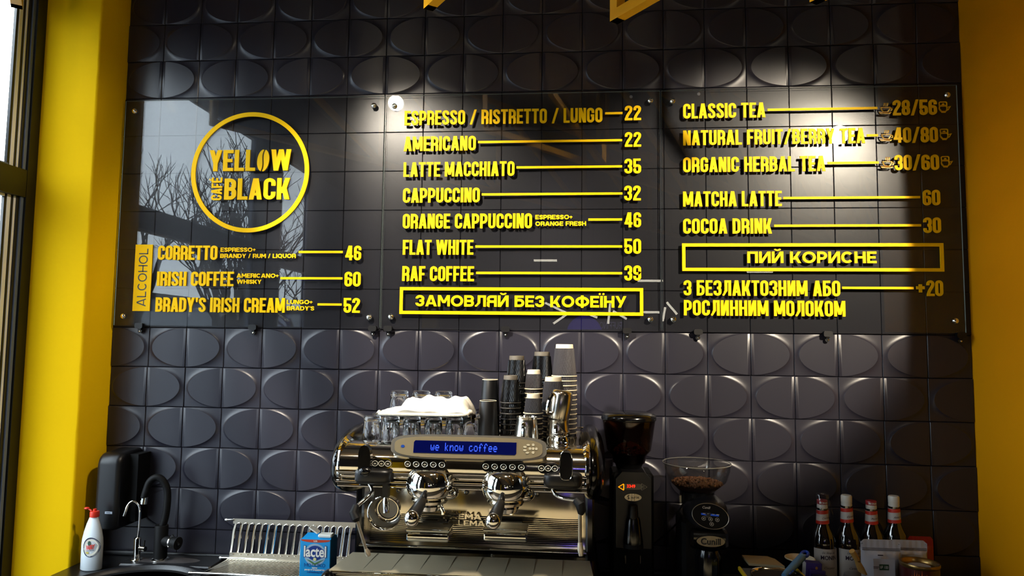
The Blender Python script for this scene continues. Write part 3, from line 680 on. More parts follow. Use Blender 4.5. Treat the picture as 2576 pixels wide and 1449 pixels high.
MB().lathe([(.030, 0), (.030, .003), (.024, .007)], 28, (X_, Y_, CZS)).build('base_ring', CHR, tp)
MB().lathe([(.023, .005), (.023, .118), (.0215, .122), (.0, .122)], 28, (X_, Y_, CZS)).build('tap_body', BLM, tp)
top = [(X_, Y_, CZS+.11), (X_+.001, Y_, CZS+.17), (X_+.001, Y_, K(400, 1240).z), ]
nk = smooth([(X_+.001, Y_, CZS+.11), (X_+.003, Y_, 1.07), tuple(K(420, 1262)), tuple(K(421, 1230)), tuple(K(408, 1206, -.10)), tuple(K(392, 1200, -.105)), tuple(K(375, 1215, -.11)), tuple(K(365, 1245, -.115))], 6)
bt = K(402, 1350); nk = smooth([(X_+.001, Y_, CZS+.11), tuple(K(416, 1300)), tuple(K(421, 1262)), tuple(K(420, 1230)), tuple(K(408, 1207, -.10)), tuple(K(392, 1201, -.105)), tuple(K(376, 1213, -.11)), tuple(K(366, 1240, -.115)), tuple(K(363, 1252, -.115))], 6)
MB().tube(nk, .0125, 16).build('spout', BLM, tp)
MB().tube([K(364, 1250, -.115), K(361, 1268, -.118)], .0118, 18).build('nozzle', CHR, tp)
MB().tube([(X_+.01, Y_, CZS+.068), (X_+.052, Y_-.012, CZS+.066)], .019, 20).build('lever_housing', BLM, tp)
MB().tube([(X_+.044, Y_-.012, CZS+.066), (X_+.048, Y_-.0125, CZS+.066)], .0196, 20).build('housing_band', CHR, tp)
MB().tube([(X_+.048, Y_-.0125, CZS+.066), (X_+.076, Y_-.018, CZS+.064)], [.0185, .0225], 22).build('lever_knob', BLM, tp)
MB().tube([K(451, 1372, -.12), K(433, 1347, -.10)], .0045, 10).build('lever', BLM, tp)
wf = thing('filter_tap', 'slim chrome drinking water tap beside the black mixer', 'tap', (.058, -.105, CZS))
X_, Y_ = .058, -.105; K = lambda px, py, Y=-.105: at(px, py, Y=Y)
MB().lathe([(.020, 0), (.019, .003), (.012, .005), (.012, .075), (.009, .078), (0, .078)], 24, (X_, Y_, CZS)).build('tap_body', CHR, wf)
nk = smooth([(X_, Y_, CZS+.07), tuple(K(350, 1330)), tuple(K(352, 1285)), tuple(K(348, 1270)), tuple(K(336, 1261, -.11)), tuple(K(323, 1269, -.115)), tuple(K(312, 1298, -.12))], 6)
MB().tube(nk, [.0042]*(len(nk)-6)+[.005, .0055, .006, .006, .006, .006], 12).build('spout', CHR, wf)
MB().tube([(X_+.006, Y_, CZS+.040), (X_+.034, Y_-.006, CZS+.040)], .0085, 14).build('valve', CHR, wf)
MB().tube([(X_+.030, Y_-.006, CZS+.045), (X_+.031, Y_-.006, CZS+.070)], .003, 8).build('lever', CHR, wf)
# soap dispenser on the tiles
x0, x1 = -.092, -.002; z0, z1 = 1.02, 1.292
ds = thing('towel_dispenser', 'black rounded wall dispenser in the corner above the taps', 'dispenser', ((x0+x1)/2, -.01, z0))
pr = [(-.010, z0+.01), (-.020, z0)]+arc(-.128, z0+.012, .012, .012, 270, 180, 4)+[(-.141, z0+.1)]+arc(-.10, z1-.04, .04, .04, 180, 90, 6)+[(-.03, z1+.004), (-.010, z1+.004)]
s = MB(); n = len(pr); vs = []; ins = [(x0, .010), (x0+.006, .003), (x0+.018, 0), (x1-.018, 0), (x1-.006, .003), (x1, .010)]
for xx, d in ins:
    for y, z in pr: cy, cz_ = -.07, (z0+z1)/2; vs.append((xx, y+(d if y < -.05 else 0), z-(d if z > cz_+.05 else -d if z < cz_-.1 else 0)))
fs = [(i*n+k, i*n+(k+1) % n, (i+1)*n+(k+1) % n, (i+1)*n+k) for i in range(5) for k in range(n)]+[tuple(range(n)), tuple(range(6*n-1, 5*n-1, -1))]
s.add(vs, fs).build('casing', BLS, ds, ang=40)
MB().box(x1-.01, x1+.034, -.085, -.010, z0+.02, z1-.01).build('back_cover', BLM, ds)
lp = at(272, 1290, Y=-.142); MB().box(lp.x-.012, lp.x+.015, -.1425, -.1405, lp.z-.004, lp.z+.004).build('maker_label', mat('pale label', 'a9b4c4', .5), ds)
MB().box(lp.x-.007, lp.x+.009, -.1428, -.1424, lp.z-.0008, lp.z+.001).build('worn_print', BLM, ds)
# washing-up liquid
K = lambda px, py, Y=-.19: at(px, py, Y=Y)
bc = K(229, 1433); sx0 = bc.x
db = thing('dish_soap_bottle', 'white dish soap bottle with open red flip cap', 'bottle', (sx0, -.19, CZ))
DS = mat('translucent white plastic', 'd5dde2', .25, spec=.5, coat=.3); RED = mat('red cap plastic', 'd2301c', .35)
prof = [(.036, -.01), (.0375, .004), (.0378, .088), (.036, .108), (.031, .132), (.0235, .158), (.0168, .175), (.0145, .181)]
s = MB(); s.lathe([(r if h > -.005 else r*.9, max(h, 0)) for r, h in prof], 28, (sx0, -.19, CZ), sy=.62)
s.build('bottle_body', DS, db, ang=60)
zc = CZ+.181
s = MB(); s.lathe([(.0152, 0), (.0155, .003), (.0155, .016), (.0145, .019), (.006, .020), (.0055, .027), (0, .028)], 24, (sx0+.002, -.19, zc)); s.build('cap', RED, db)
s = MB(); s.ell((sx0-.028, -.19, zc+.028), .010, .008, .0045, 14, 8); s.tube([(sx0-.022, -.19, zc+.026), (sx0-.010, -.19, zc+.020)], .0028, 8); s.build('flip_lid', RED, db)
s = MB(); lc = (sx0+.009, CZ+.082)
def lab(r0, dy, m, nm, a=1, b_=1.22, ox=0, oz=0):
    q = MB(); q.add([(lc[0]+ox+r0*a*cos(t_), -.19-sqrt(max(0, 1-((lc[0]+ox+r0*a*cos(t_)-sx0)/.0378)**2))*.0378*.62-dy, lc[1]+oz+r0*b_*sin(t_)) for t_ in [2*pi*i/32 for i in range(32)]], [tuple(range(32))]); q.build(nm, m, db)
lab(.0275, .0006, mat('label navy', '2c3046', .4), 'label_ring'); lab(.0235, .0012, mat('label cream', 'd9d4c4', .45), 'label'); lab(.005, .0017, mat('label green', '16402f', .5), 'label_motif', 1, 1.6, -.004, .014); lab(.004, .0017, mat('label lemon', 'b6a23a', .5), 'label_motif', 1.3, .8, -.009, -.018)
s = MB(); fy = lambda x: -.19-sqrt(max(0, 1-((lc[0]+x-sx0)/.0378)**2))*.0378*.62-.0022
text_on(s, 'FAIRY', lambda x, y: (lc[0]+x*.8, fy(x*.8), lc[1]-.006+y*1.5+x*.15), .0135, bold=.0006); s.build('brand_lettering', RED, db)
s = MB(); text_on(s, 'PLATINUM', lambda x, y: (lc[0]+x, fy(x), lc[1]-.012+y+x*.15), .0048, bold=.0001, width=.024); s.build('small_lettering', mat('label navy', '2c3046', .4), db)

# ------------------------------------------------------------ dish rack behind the drainer
RKY = -.050
K = lambda px, py, Y=RKY: at(px, py, Y=Y)
rk = thing('dish_rack', 'steel plate rack with a row of upright arched slots', 'dish rack', (.6, RKY, CZ))
NS = 17; xl, xr = K(588, 1350).x, K(880, 1350).x; pitch = (xr-xl)/NS; zt, zb = K(700, 1318).z, K(700, 1394).z; zt2, zb2 = zt+.014, zb-.024
lean = lambda z: .008*max(0, (z-zt+.035)/.035)**1.5
yl = lambda z: RKY-.020*(1-max(0, min(1, (z-zb)/(zt-zb)))**.6)
s = MB(); s.box(xl-.004, xr+.02, RKY-.001, RKY+.001, zt-.004, zt2); s.box(xl-.004, xr+.02, RKY-.021, RKY-.019, zb2, zb+.006)
s.build('rack_plate', STL, rk)
for i in range(NS+1):
    x = xl+i*pitch; s = MB(); q = []
    for k in range(9): z = zb+.001+(zt-zb-.001)*k/8; q.append((x+lean(z)-.0035, yl(z), z, x+lean(z)+.0035))
    vs = [(a, y, z) for a, y, z, b in q]+[(b, y, z) for a, y, z, b in q]+[(a, y+.0015, z) for a, y, z, b in q]+[(b, y+.0015, z) for a, y, z, b in q]
    fs = []
    for k in range(8): fs += [(k, k+1, 10+k, 9+k), (18+k, 27+k, 28+k, 19+k), (k, 18+k, 19+k, k+1), (9+k, 10+k, 28+k, 27+k)]
    s.add(vs, fs).build('slat', STL, rk)
for i in range(NS):
    x = xl+(i+.5)*pitch; hw = pitch/2-.0045; pp = []
    for a, b in arc(x, zt-hw, hw, hw, 0, 180, 4)+arc(x, zb+hw, hw, hw, 180, 360, 4): pp.append((a+lean(b), yl(b)-.0015, b))
    MB().tube(pp, .0013, 6, closed=True).build('slot_edge', CHR, rk)
e = K(570, 1308); MB().tube([e, (xl, RKY, zt2-.004)], .0035, 10).lathe([(.006, -.004), (.006, .004)], 12, tuple(e), 'X').build('rack_pin', CHR, rk)
for q in (xl+.02, xr): MB().box(q, q+.006, RKY-.016, RKY-.001, CZ, zb2+.006).build('foot', STL, rk)
# drainer
dz = CZ+.018
dr = thing('drainer_tray', 'slotted stainless draining tray with round side rails', 'drainer', (.6, -.14, CZ))
A = at(556, 1402, Z=dz); Bp = at(480, 1441, Z=dz); xR = .80
MB().tube([at(553, 1403, Z=dz+.002), (xR, A.y-.004, dz+.002)], .0042, 12).build('rail', CHR, dr)
MB().lathe([(.003, -.004), (.0058, -.003), (.0058, .003), (.003, .004)], 12, tuple(at(555, 1403, Z=dz+.002)), 'X').build('rail_end', CHR, dr)
MB().tube([at(476, 1441, Z=dz+.002), (xR, Bp.y-.006, dz+.002)], .0046, 12).build('rail', CHR, dr)
MB().lathe([(.003, -.004), (.0058, -.003), (.0058, .003), (.003, .004)], 12, tuple(at(478, 1441, Z=dz+.002)), 'X').build('rail_end', CHR, dr)
s = MB(); s.box(A.x+.03, xR, A.y-.022, A.y-.004, dz-.002, dz); s.build('plate_edge', STL, dr)
s = MB(); yA, yB = A.y-.022, Bp.y; n = 34
for i in range(n):
    t_ = i/n; xa = A.x+.03+(xR-A.x-.03)*t_; xb = max(Bp.x+.035, xa-.06); s.add([(xa, yA, dz-.0015), (xa+.0062, yA, dz-.0015), (xb+.0062, yB, dz-.0015), (xb, yB, dz-.0015)]+[(xa, yA, dz-.004), (xa+.0062, yA, dz-.004), (xb+.0062, yB, dz-.004), (xb, yB, dz-.004)], [(0, 1, 2, 3), (4, 7, 6, 5), (0, 3, 7, 4), (1, 5, 6, 2)])
s.build('drain_bars', STL, dr, kind='stuff')
MB().box(A.x-.01, xR, yB, yA+.01, CZ+.0005, CZ+.004).build('drip_pan', BLM, dr)
for q in ((Bp.x+.04, Bp.y), (xR-.02, Bp.y), (xR-.02, A.y-.004)): MB().lathe([(.005, 0), (.005, dz-CZ-.002)], 10, (q[0], q[1], CZ)).build('foot', BLS, dr)
# milk carton
MY = -.42
K = lambda px, py, Y=MY: at(px, py, Y=Y)
xl, xr, zt = K(754, 1400).x, K(831, 1400).x, K(790, 1352).z
mk = thing('milk_carton', 'blue milk carton with open white cap between rack and machine', 'carton', ((xl+xr)/2, MY+.03, CZ))
BLU = mat('carton blue', '0a8fd0', .35, spec=.5); BL2 = mat('carton shade blue', '0b3f9a', .4); NAVY = mat('print navy', '123a8c', .4)
MB().bbox(xl, xr, MY, MY+.063, CZ, zt-.006, .002).build('carton_body', BLU, mk)
s = MB(); s.add([(xl+.002, MY+.003, zt-.007), (xr-.002, MY+.003, zt-.007), (xr-.002, MY+.060, zt-.007), (xl+.002, MY+.060, zt-.007), (xl+.012, MY+.028, zt+.006), (xr-.002, MY+.028, zt+.004), (xr-.002, MY+.034, zt+.004), (xl+.012, MY+.034, zt+.006)], [(0, 1, 5, 4), (2, 3, 7, 6), (4, 5, 6, 7), (0, 4, 7, 3), (1, 2, 6, 5)]).build('folded_top', BLU, mk)
s = MB(); s.bbox(xl+.052, xr-.001, MY+.008, MY+.038, zt-.003, zt+.007, .003); cp = s.build('spout', WHT, mk)
s = MB(); s.bbox(-.017, .017, -.014, .014, -.002, .002, .0015, M=Matrix.Translation((xl+.036, MY+.024, zt+.017)) @ Matrix.Rotation(radians(32), 4, 'Y')); s.build('cap', WHT, mk)
cx_, cy_ = (xl+xr)/2, MY-.0004; W_ = xr-xl
def disc(cx, cz, a, b, m, nm, d, par, e=1, part=None):
    q = MB(); pts = superell(cx, cz, a, b, e, 36); 
    if part == 'low': pts = [(x, min(z, cz+b*.15)) for x, z in pts]
    q.add([(x, cy_-d, z) for x, z in pts], [tuple(range(len(pts)))]); return q.build(nm, m, par)
zz = lambda py: K(790, py).z
disc(cx_, zz(1358.5), W_*.48, .0075, mat('label red', 'c4442c', .4), 'fat_band', 0, mk, 1, 'low')
s = MB(); text_on(s, '3,2%', lambda x, y: (cx_+x, cy_-.0004, zz(1363)+y), .0065, bold=.0002); s.build('fat_lettering', WHT, mk)
disc(cx_, zz(1395), W_*.36, .033, mat('pale halo print', '9ab8cf', .4), 'label_halo', 0, mk); disc(cx_, zz(1391), W_*.27, .022, NAVY, 'label_disc', .0004, mk)
s = MB(); text_on(s, 'lactel', lambda x, y: (cx_+x, cy_-.0007, zz(1400)+y*1.25), .036, bold=.0022, width=W_*.76); s.build('logo_outline', NAVY, mk)
s = MB(); text_on(s, 'lactel', lambda x, y: (cx_+x, cy_-.0011, zz(1400)+y*1.25), .036, bold=.0009, width=W_*.73); s.build('logo_lettering', WHT, mk)
s = MB(); s.add([(cx_+x*W_*.5, cy_-.0009, zz(1409)+z) for x, z in [(-.55, .002), (-.3, -.001), (0, -.009), (.3, -.002), (.6, .003), (.3, -.006), (0, -.014), (-.3, -.006)]], [(0, 1, 7), (1, 2, 6, 7), (2, 3, 5, 6), (3, 4, 5)]); s.build('leaf_print', mat('leaf green', '4d7a45', .4), mk)
disc(cx_, zz(1406.5), .005, .005, mat('flower print', 'e4e2a0', .4), 'flower_print', .0012, mk)
s = MB(); word_flat(s, 'МОЛОКО', cx_-W_*.34, cx_+W_*.34, .0105, lambda x, y, d: (x, cy_-.0006, y), 'L', oy=zz(1426)); s.build('milk_lettering', NAVY, mk)
s = MB(); text_on(s, 'питне', lambda x, y: (cx_+x, cy_-.0004, zz(1430)+y), .006, bold=.0003); text_on(s, 'ультрапастеризоване', lambda x, y: (cx_+x, cy_-.0004, zz(1435)+y), .006, bold=.0003, width=W_*.66); s.build('small_lettering', WHT, mk)
s = MB(); text_on(s, 'з вітаміном D3', lambda x, y: (cx_+x, cy_-.0004, zz(1441)+y), .006, bold=.0002, width=W_*.5); s.build('vitamin_lettering', NAVY, mk)

# ------------------------------------------------------------ coffee machine
TZ = 1.405
XL, XR = .955, 1.672
mc = thing('espresso_machine', 'two group chrome espresso machine with blue lit display', 'coffee machine', (1.312, -.36, CZ))
B_ = lambda s, n, m, p=mc, **k: s.build(n, m, p, **k)
K = lambda px, py, Y=-.64: at(px, py, Y=Y)
B_(MB().bbox(XL, XR, -.34, -.07, .985, TZ-.012, .006), 'rear_housing', STL)
B_(MB().bbox(.935, 1.70, -.615, -.08, .935, 1.052, .012), 'base', BLK)
for x in (.99, 1.64):
    for y in (-.55, -.14): B_(MB().lathe([(.022, 0), (.018, .036)], 16, (x, y, CZ)), 'foot', BLM)
# polished splash panel, a little bowed
s = MB(); nx, nz = 24, 12; zA, zB = 1.062, 1.312
vs = [(XL+.012+(XR-XL-.024)*i/nx, -.352+.012*((j/nz)-.35)**2*3-.0035*sin(pi*i/nx*5)*sin(pi*j/nz)-.016*max(0, (.30-j/nz)/.30)**2, zA+(zB-zA)*j/nz) for j in range(nz+1) for i in range(nx+1)]
s.add(vs, [(j*(nx+1)+i, j*(nx+1)+i+1, (j+1)*(nx+1)+i+1, (j+1)*(nx+1)+i) for j in range(nz) for i in range(nx)]); B_(s, 'splash_panel', CHR2, ang=80)
for px, py in ((1003, 1233), (1174, 1238), (1352, 1242)):
    p = at(px, py, Y=-.353); B_(MB().lathe([(.0075, 0), (.0075, -.004), (.004, -.006), (.0035, -.003), (0, -.003)], 18, tuple(p), 'Y'), 'panel_screw', STLD)
for i in range(15):  # modelled reflection: ribs stand in for tray slats mirrored in the panel
    z = 1.085+i*.0056; B_(MB().tube([(XL+.03, -.3635+.0006*i, z), (1.31, -.3665+.0006*i, z+.0012), (XR-.03, -.3635+.0006*i, z)], .0011, 5), 'mirrored_slat', STLD)
s = MB()
for t_, px, py, wpx in (('FAEMA', 1163, 1306, 96), ('EMBLEMA', 1160, 1322, 118)):
    p = at(px, py, Y=-.372); wd = wpx/1771*2.21; word_flat(s, t_, p.x-wd/2, p.x+wd/2, .0165, lambda x, y, d: (x, -.369+d, y), 'M', 0, -.004, oy=p.z)
B_(s, 'embossed_lettering', CHR2, ang=50)
# head barrel: oval section along X with reeded bands
def sect(k=1.0):
    return [(-.585+.088*k*math.copysign(abs(cos(a))**.85, cos(a)), 1.366+.056*k*math.copysign(abs(sin(a))**.85, sin(a))) for a in [2*pi*i/48 for i in range(48)]]
B_(MB().prism(sect(), XL+.018, XR-.012, 'YZ'), 'head_barrel', BAR, ang=50)
for z, r_ in ((1.352, .0035), (1.325, .003)): B_(MB().tube([(XL+.02, -.672+.0, z), (XR-.014, -.672, z)], r_, 10), 'barrel_trim', CHR)
B_(MB().box(XL+.02, XR-.014, -.655, -.34, 1.306, 1.322), 'lower_band', BLK)
B_(MB().tube([(XL+.02, -.655, 1.311), (XR-.014, -.655, 1.311)], .004, 10), 'barrel_trim', CHR)
# cup tray
B_(MB().bbox(XL+.004, XR-.004, -.56, -.09, TZ-.018, TZ-.002, .004), 'cup_tray', STL)
for y in (-.565, -.085): B_(MB().tube([(XL+.01, y, TZ+.008), (XR-.01, y, TZ+.008)], .004, 10), 'tray_rail', CHR)
# side shells with fins, chrome ring and dark recess
for s_, xs in ((-1, XL+.008), (1, XR+.002)):
    B_(MB().ell((xs+s_*.002, -.365, 1.350), .042, .275, .100, 32, 20, .85), 'side_shell', BLK, ang=60)
    B_(MB().lathe([(.050, 0), (.064, s_*.004), (.070, s_*.012), (.066, s_*.020), (.058, s_*.024)], 40, (xs+.030*(-s_), -.592, 1.364), 'X', cap=False, sx=1.2), 'end_ring', CHR)
    B_(MB().lathe([(.070, 0), (.073, s_*.005), (.070, s_*.010)], 40, (xs-.018*s_, -.585, 1.364), 'X', cap=False, sx=1.12), 'end_ring', CHR2)
    for k in range(7 if s_ < 0 else 0):
        a = radians(100+k*11); yy, z_ = -.585-.082*cos(a)*-1*1.0, 1.364+.078*sin(a)
        B_(MB().box(-.002, .002, -.0012, .0012, -.006, .006, M=Matrix.Translation((xs-s_*.006, -.585+.078*cos(a), 1.364+.062*sin(a))) @ Matrix.Rotation(radians(35)*-s_, 4, 'Y')), 'fin', CHR)
    B_(MB().bbox(xs-.014, xs+.012, -.40, -.08, .95, 1.30, .006), 'side_post', BLK)
# display pod
dc = K(1178, 1127, -.672); HW, HH = .2105, .0315
Mt = Matrix.Translation(dc) @ Matrix.Rotation(radians(-14), 4, 'X')
def tp_(n): return None
def pod(w_, h_, y0, y1, e): 
    return MB().prism([(x, z+(.003 if z > 0 else 0)) for x, z in superell(0, 0, w_, h_, e, 56)], y0, y1, M=Mt)
dp = B_(pod(HW, HH, .0, .045, .48), 'display_bezel', BEZ, ang=40)
B_(pod(HW+.0015, HH*.86, -.004, .0, .46), 'bezel_edge', BEZ, ang=50)
s = MB(); s.prism([(x*.955, z*.90) for x, z in superell(0, 0, HW, HH, .55, 56)], -.0075, -.003, M=Mt); B_(s, 'control_panel', CHAMP, dp)
lx0, lx1 = -.148, .131
s = MB(); s.prism([(lx0, -.0165), (lx1-.004, -.0165), (lx1, -.0125), (lx1, .0165), (lx0+.004, .0165), (lx0, .012)], -.0088, -.007, M=Mt)
B_(s, 'lcd_screen', mat('blue lcd', '04083a', .12, emi='0a1aa8', es=.05), dp)
FONT = {'w': ['     ', '     ', '*   *', '*   *', '* * *', '* * *', ' * * '], 'e': ['     ', '     ', ' *** ', '*   *', '*****', '*    ', ' *** '], 'k': ['*    ', '*    ', '*  * ', '* *  ', '**   ', '* *  ', '*  * '], 'n': ['     ', '     ', '* ** ', '**  *', '*   *', '*   *', '*   *'],
 'o': ['     ', '     ', ' *** ', '*   *', '*   *', '*   *', ' *** '], 'c': ['     ', '     ', ' *** ', '*    ', '*    ', '*   *', ' *** '], 'f': ['  ** ', ' *  *', ' *   ', '***  ', ' *   ', ' *   ', ' *   ']}
s = MB(); dx = .00205; x = -.1015
for ch in 'we know coffee':
    if ch in FONT:
        for r_, row in enumerate(FONT[ch]):
            for c_, v in enumerate(row):
                if v == '*': X_, Z_ = x+c_*dx, .0115-r_*dx*1.5; s.add([(X_, -.0090, Z_), (X_+dx*1.0, -.0090, Z_), (X_+dx*1.0, -.0090, Z_-dx*1.4), (X_, -.0090, Z_-dx*1.4)], [(0, 1, 2, 3)], Mt)
    x += dx*6.4
B_(s, 'lcd_text', mat('lcd glow', '2a4cff', .4, emi='3a62ff', es=.62), dp)
s = MB(); s.lathe([(.0052, 0), (.0052, -.0015)], 20, (-.178, -.0072, 0), 'Y', M=Mt, sy=.7); B_(s, 'power_button', BL2, dp)
for bx_, bz_ in ((.157, .0075), (.152, .0005), (.157, -.0065), (.1505, .0072)): pass
KEYS = [(.1625, .011), (.154, .0055), (.154, -.003), (.1605, -.0095), (.176, .0115), (.176, .0015), (.1675, .0015), (.1845, .0015), (.176, -.0085)]
for i, (a, b) in enumerate(KEYS):
    s = MB(); s.prism(superell(a, b, .0046 if i < 4 else .0036, .0025 if i < 4 else .0034, .9, 14), -.0092, -.0072, M=Mt); B_(s, 'key', mat('pale key', 'c9bfa4', .4), dp)
# button pods
CHAMP2 = mat('bright button ring', 'f0e8d6', .25, .6)
def pods(px, py, w_, n, y=-.676):
    p = K(px, py, y); o = B_(MB().prism(stadium(p.x, p.z, w_, .029, 7), y, y+.03), 'button_pod', CHR, ang=50)
    B_(MB().prism(stadium(p.x, p.z, w_-.006, .0225, 7), y-.0015, y+.0), 'pod_face', BLK, o)
    for i in range(n):
        bx_ = p.x+(i-(n-1)/2)*(w_-.018)/max(1, n-1)*.94
        B_(MB().tube([(bx_+.0078*cos(a), y-.002, p.z+.0070*sin(a)) for a in [2*pi*k/16 for k in range(16)]], .0012, 6, closed=True), 'button_ring', CHAMP2, o)
        B_(MB().prism(stadium(bx_, p.z-.0003, .0072, .0042, 3), y-.0028, y-.0015), 'button_icon', CHAMP2, o)
pods(960, 1166, .056, 3); pods(1069, 1168, .118, 5); pods(1267, 1174, .120, 5); pods(1379, 1178, .056, 3)
# two groups with portafilters
for (px, py), k0, k1, br in (((1083, 1219), (1066, 1253), (1035, 1306), (1103, 1262)), ((1273, 1224), (1262, 1260), (1240, 1313), (1275, 1262))):
    p = K(px, py, -.655); g = p
    o = B_(MB().lathe([(.052, .044), (.060, .030), (.0665, .010), (.0665, -.004), (.060, -.022), (.050, -.032), (.0, -.033)], 40, tuple(g), sy=1.0), 'group_head', CHR, ang=70)
    B_(MB().lathe([(.049, -.030), (.051, -.038), (.046, -.046), (.034, -.050), (0, -.050)], 40, tuple(g)), 'group_collar', CHR2, o)
    B_(MB().ell((g.x+.052, g.y+.005, g.z-.020), .026, .034, .019, 24, 14), 'collar_lug', CHR, o)
    B_(MB().prism([(g.x+x, g.z+z) for x, z in ((-.04, .004), (-.018, -.004), (0, -.012), (.02, -.004), (.046, .006), (.03, .012), (0, .004), (-.03, .010))], g.y-.067, g.y-.060), 'group_badge', CHAMP, o) if False else None
    h0, h1 = at(*k0, Y=-.70), at(*k1, Y=-.80); d = (h1-h0)
    q = B_(MB().lathe([(.034, -.048), (.036, -.054), (.030, -.066), (.012, -.072), (0, -.072)], 32, tuple(g)), 'portafilter_basket', CHR, o)
    q = B_(MB().tube([h0, h0+d*.12, h0+d*.3, h0+d*.6, h0+d*.88, h0+d*.95], [.008, .011, .014, .0165, .0185, .018], 20), 'portafilter_handle', BLS, o)
    B_(MB().ell(tuple(h0+d*.97), .0195, .016, .0205, 22, 14), 'handle_cap', CHR, o)
    sp = at(br[0], br[1]-3, Y=-.665); e1 = at(br[0]-6, br[1]+18, Y=-.668)
    B_(MB().tube(smooth([(sp.x, sp.y, sp.z+.012), (sp.x, sp.y, sp.z), (sp.x+.004, sp.y, sp.z-.012), (sp.x+.013, sp.y-.002, sp.z-.026), (sp.x+.014, sp.y-.002, sp.z-.036)], 4), .0055, 10), 'spout', CHR, o)
# steam valves, wands, water outlet
for L_ in (True, False):
    hp = K(942, 1197, -.675) if L_ else K(1418, 1208, -.675)
    B_(MB().ell((hp.x-.002, -.660, hp.z), .052, .040, .022, 36, 18, .5), 'valve_housing', BLS, ang=60)
lv = K(919, 1157, -.70); B_(MB().prism(superell(lv.x, lv.z, .017, .040, .75, 28), -.712, -.690), 'recess_darkness', BLK); B_(MB().ell((lv.x+.004, -.716, lv.z-.028), .017, .010, .012, 18, 12), 'steam_lever', BLK)  # black slab stands in for the darkness of the open recess
lv = K(1424, 1170, -.71); B_(MB().prism(superell(lv.x, lv.z, .0165, .036, .6, 28), -.722, -.700), 'steam_lever', BLK, ang=40); B_(MB().tube([(lv.x+x, -.723, lv.z+z) for x, z in superell(0, 0, .0165, .036, .6, 28)], .0013, 6, closed=True), 'lever_edge', CHR)
S1 = [at(927, 1212, Y=-.66), at(936, 1232, Y=-.67), at(931, 1244, Y=-.68), at(900, 1272, Y=-.71)]
B_(MB().tube(smooth(S1, 5), .005, 12), 'steam_pipe', CHR)
B_(MB().tube([at(896, 1272, Y=-.71), at(889, 1290, Y=-.72), at(896, 1306, Y=-.725), at(898, 1312, Y=-.725)], [.009, .0115, .0115, .007], 14), 'grip_sleeve', BLM)
wv = [at(898, 1310, Y=-.725), at(920, 1380, Y=-.70), at(928, 1398, Y=-.695)]
B_(MB().tube([wv[0], wv[1]], .0042, 12), 'steam_wand', STL); B_(MB().tube([wv[1], wv[1].lerp(wv[2], .5), wv[2]], [.0045, .0075, .006], 14), 'wand_tip', STL)
S2 = [at(1388, 1222, Y=-.66), at(1394, 1240, Y=-.67), at(1412, 1252, Y=-.68), at(1448, 1258, Y=-.70)]
B_(MB().tube(smooth(S2, 5), .005, 12), 'steam_pipe', CHR)
B_(MB().tube([at(1449, 1258, Y=-.70), at(1460, 1270, Y=-.71), at(1463, 1284, Y=-.71), at(1460, 1294, Y=-.71)], [.010, .0135, .0125, .007], 14), 'grip_sleeve', BLM)
B_(MB().tube([at(1459, 1292, Y=-.71), at(1459, 1365, Y=-.69)], .0048, 12), 'steam_wand', STL); B_(MB().tube([at(1459, 1365, Y=-.69), at(1460, 1380, Y=-.69), at(1462, 1398, Y=-.69)], [.006, .0085, .006], 14), 'wand_tip', STL)
B_(MB().box(*[v for v in (K(965, 1215, -.66).x, K(979, 1215, -.66).x)], -.672, -.650, K(970, 1250, -.66).z, K(970, 1212, -.66).z), 'outlet_bracket', BLS)
B_(MB().tube([at(971, 1248, Y=-.665), at(971, 1262, Y=-.668), at(972, 1290, Y=-.672)], [.006, .0095, .0085], 16), 'water_outlet', CHR)
# tray, rails, cup stands, front bumper
B_(MB().box(XL, XR, -.43, -.35, 1.045, 1.058), 'gutter', BLK)
B_(MB().tube([(XL+.01, -.402, 1.078), (XR-.01, -.402, 1.078)], .0055, 12), 'splash_rail', CHR)
s = MB(); s.add([(XL+.0, -.435, 1.066), (XR-.0, -.435, 1.066), (XR+.008, -.612, 1.068), (XL-.012, -.612, 1.068), (XL, -.435, 1.054), (XR, -.435, 1.054), (XR+.008, -.612, 1.054), (XL-.012, -.612, 1.054)], [(0, 1, 2, 3), (4, 7, 6, 5), (0, 4, 5, 1), (1, 5, 6, 2), (2, 6, 7, 3), (3, 7, 4, 0)])
B_(s, 'drip_tray', TRAY)
for i in range(1, 9): x = XL+(XR-XL)*i/9; B_(MB().box(x-.0004, x+.0004, -.60, -.44, 1.0665, 1.0678), 'tray_seam', STL)
B_(MB().tube([(XL-.005, -.612, 1.062), (XR+.008, -.612, 1.062)], .005, 12), 'tray_lip', CHR)
B_(MB().prism([(-.615+.030*cos(a), 1.022+.028*sin(a)) for a in [pi*.35+1.3*pi*i/16 for i in range(17)]], XL+.01, XR-.005, 'YZ'), 'front_bumper', CHR2, ang=50)
for x in (XL-.012, XR+.018): B_(MB().ell((x, -.600, 1.030), .026, .042, .036, 20, 12, .8), 'corner_bumper', BLK)
for px in (1082, 1274):
    p = at(px, 1338, Y=-.46); hw = .0625; pq = B_(MB().bbox(p.x-hw, p.x+hw, -.50, -.42, p.z-.018, p.z+.004, .003), 'cup_stand', CHR)
    B_(MB().bbox(p.x-hw-.002, p.x+hw+.002, -.505, -.42, p.z+.010, p.z+.018, .002), 'stand_plate', CHR, pq)
    B_(MB().box(p.x-.04, p.x+.04, -.42, -.362, p.z-.010, p.z+.008), 'stand_bracket', STLD, pq)

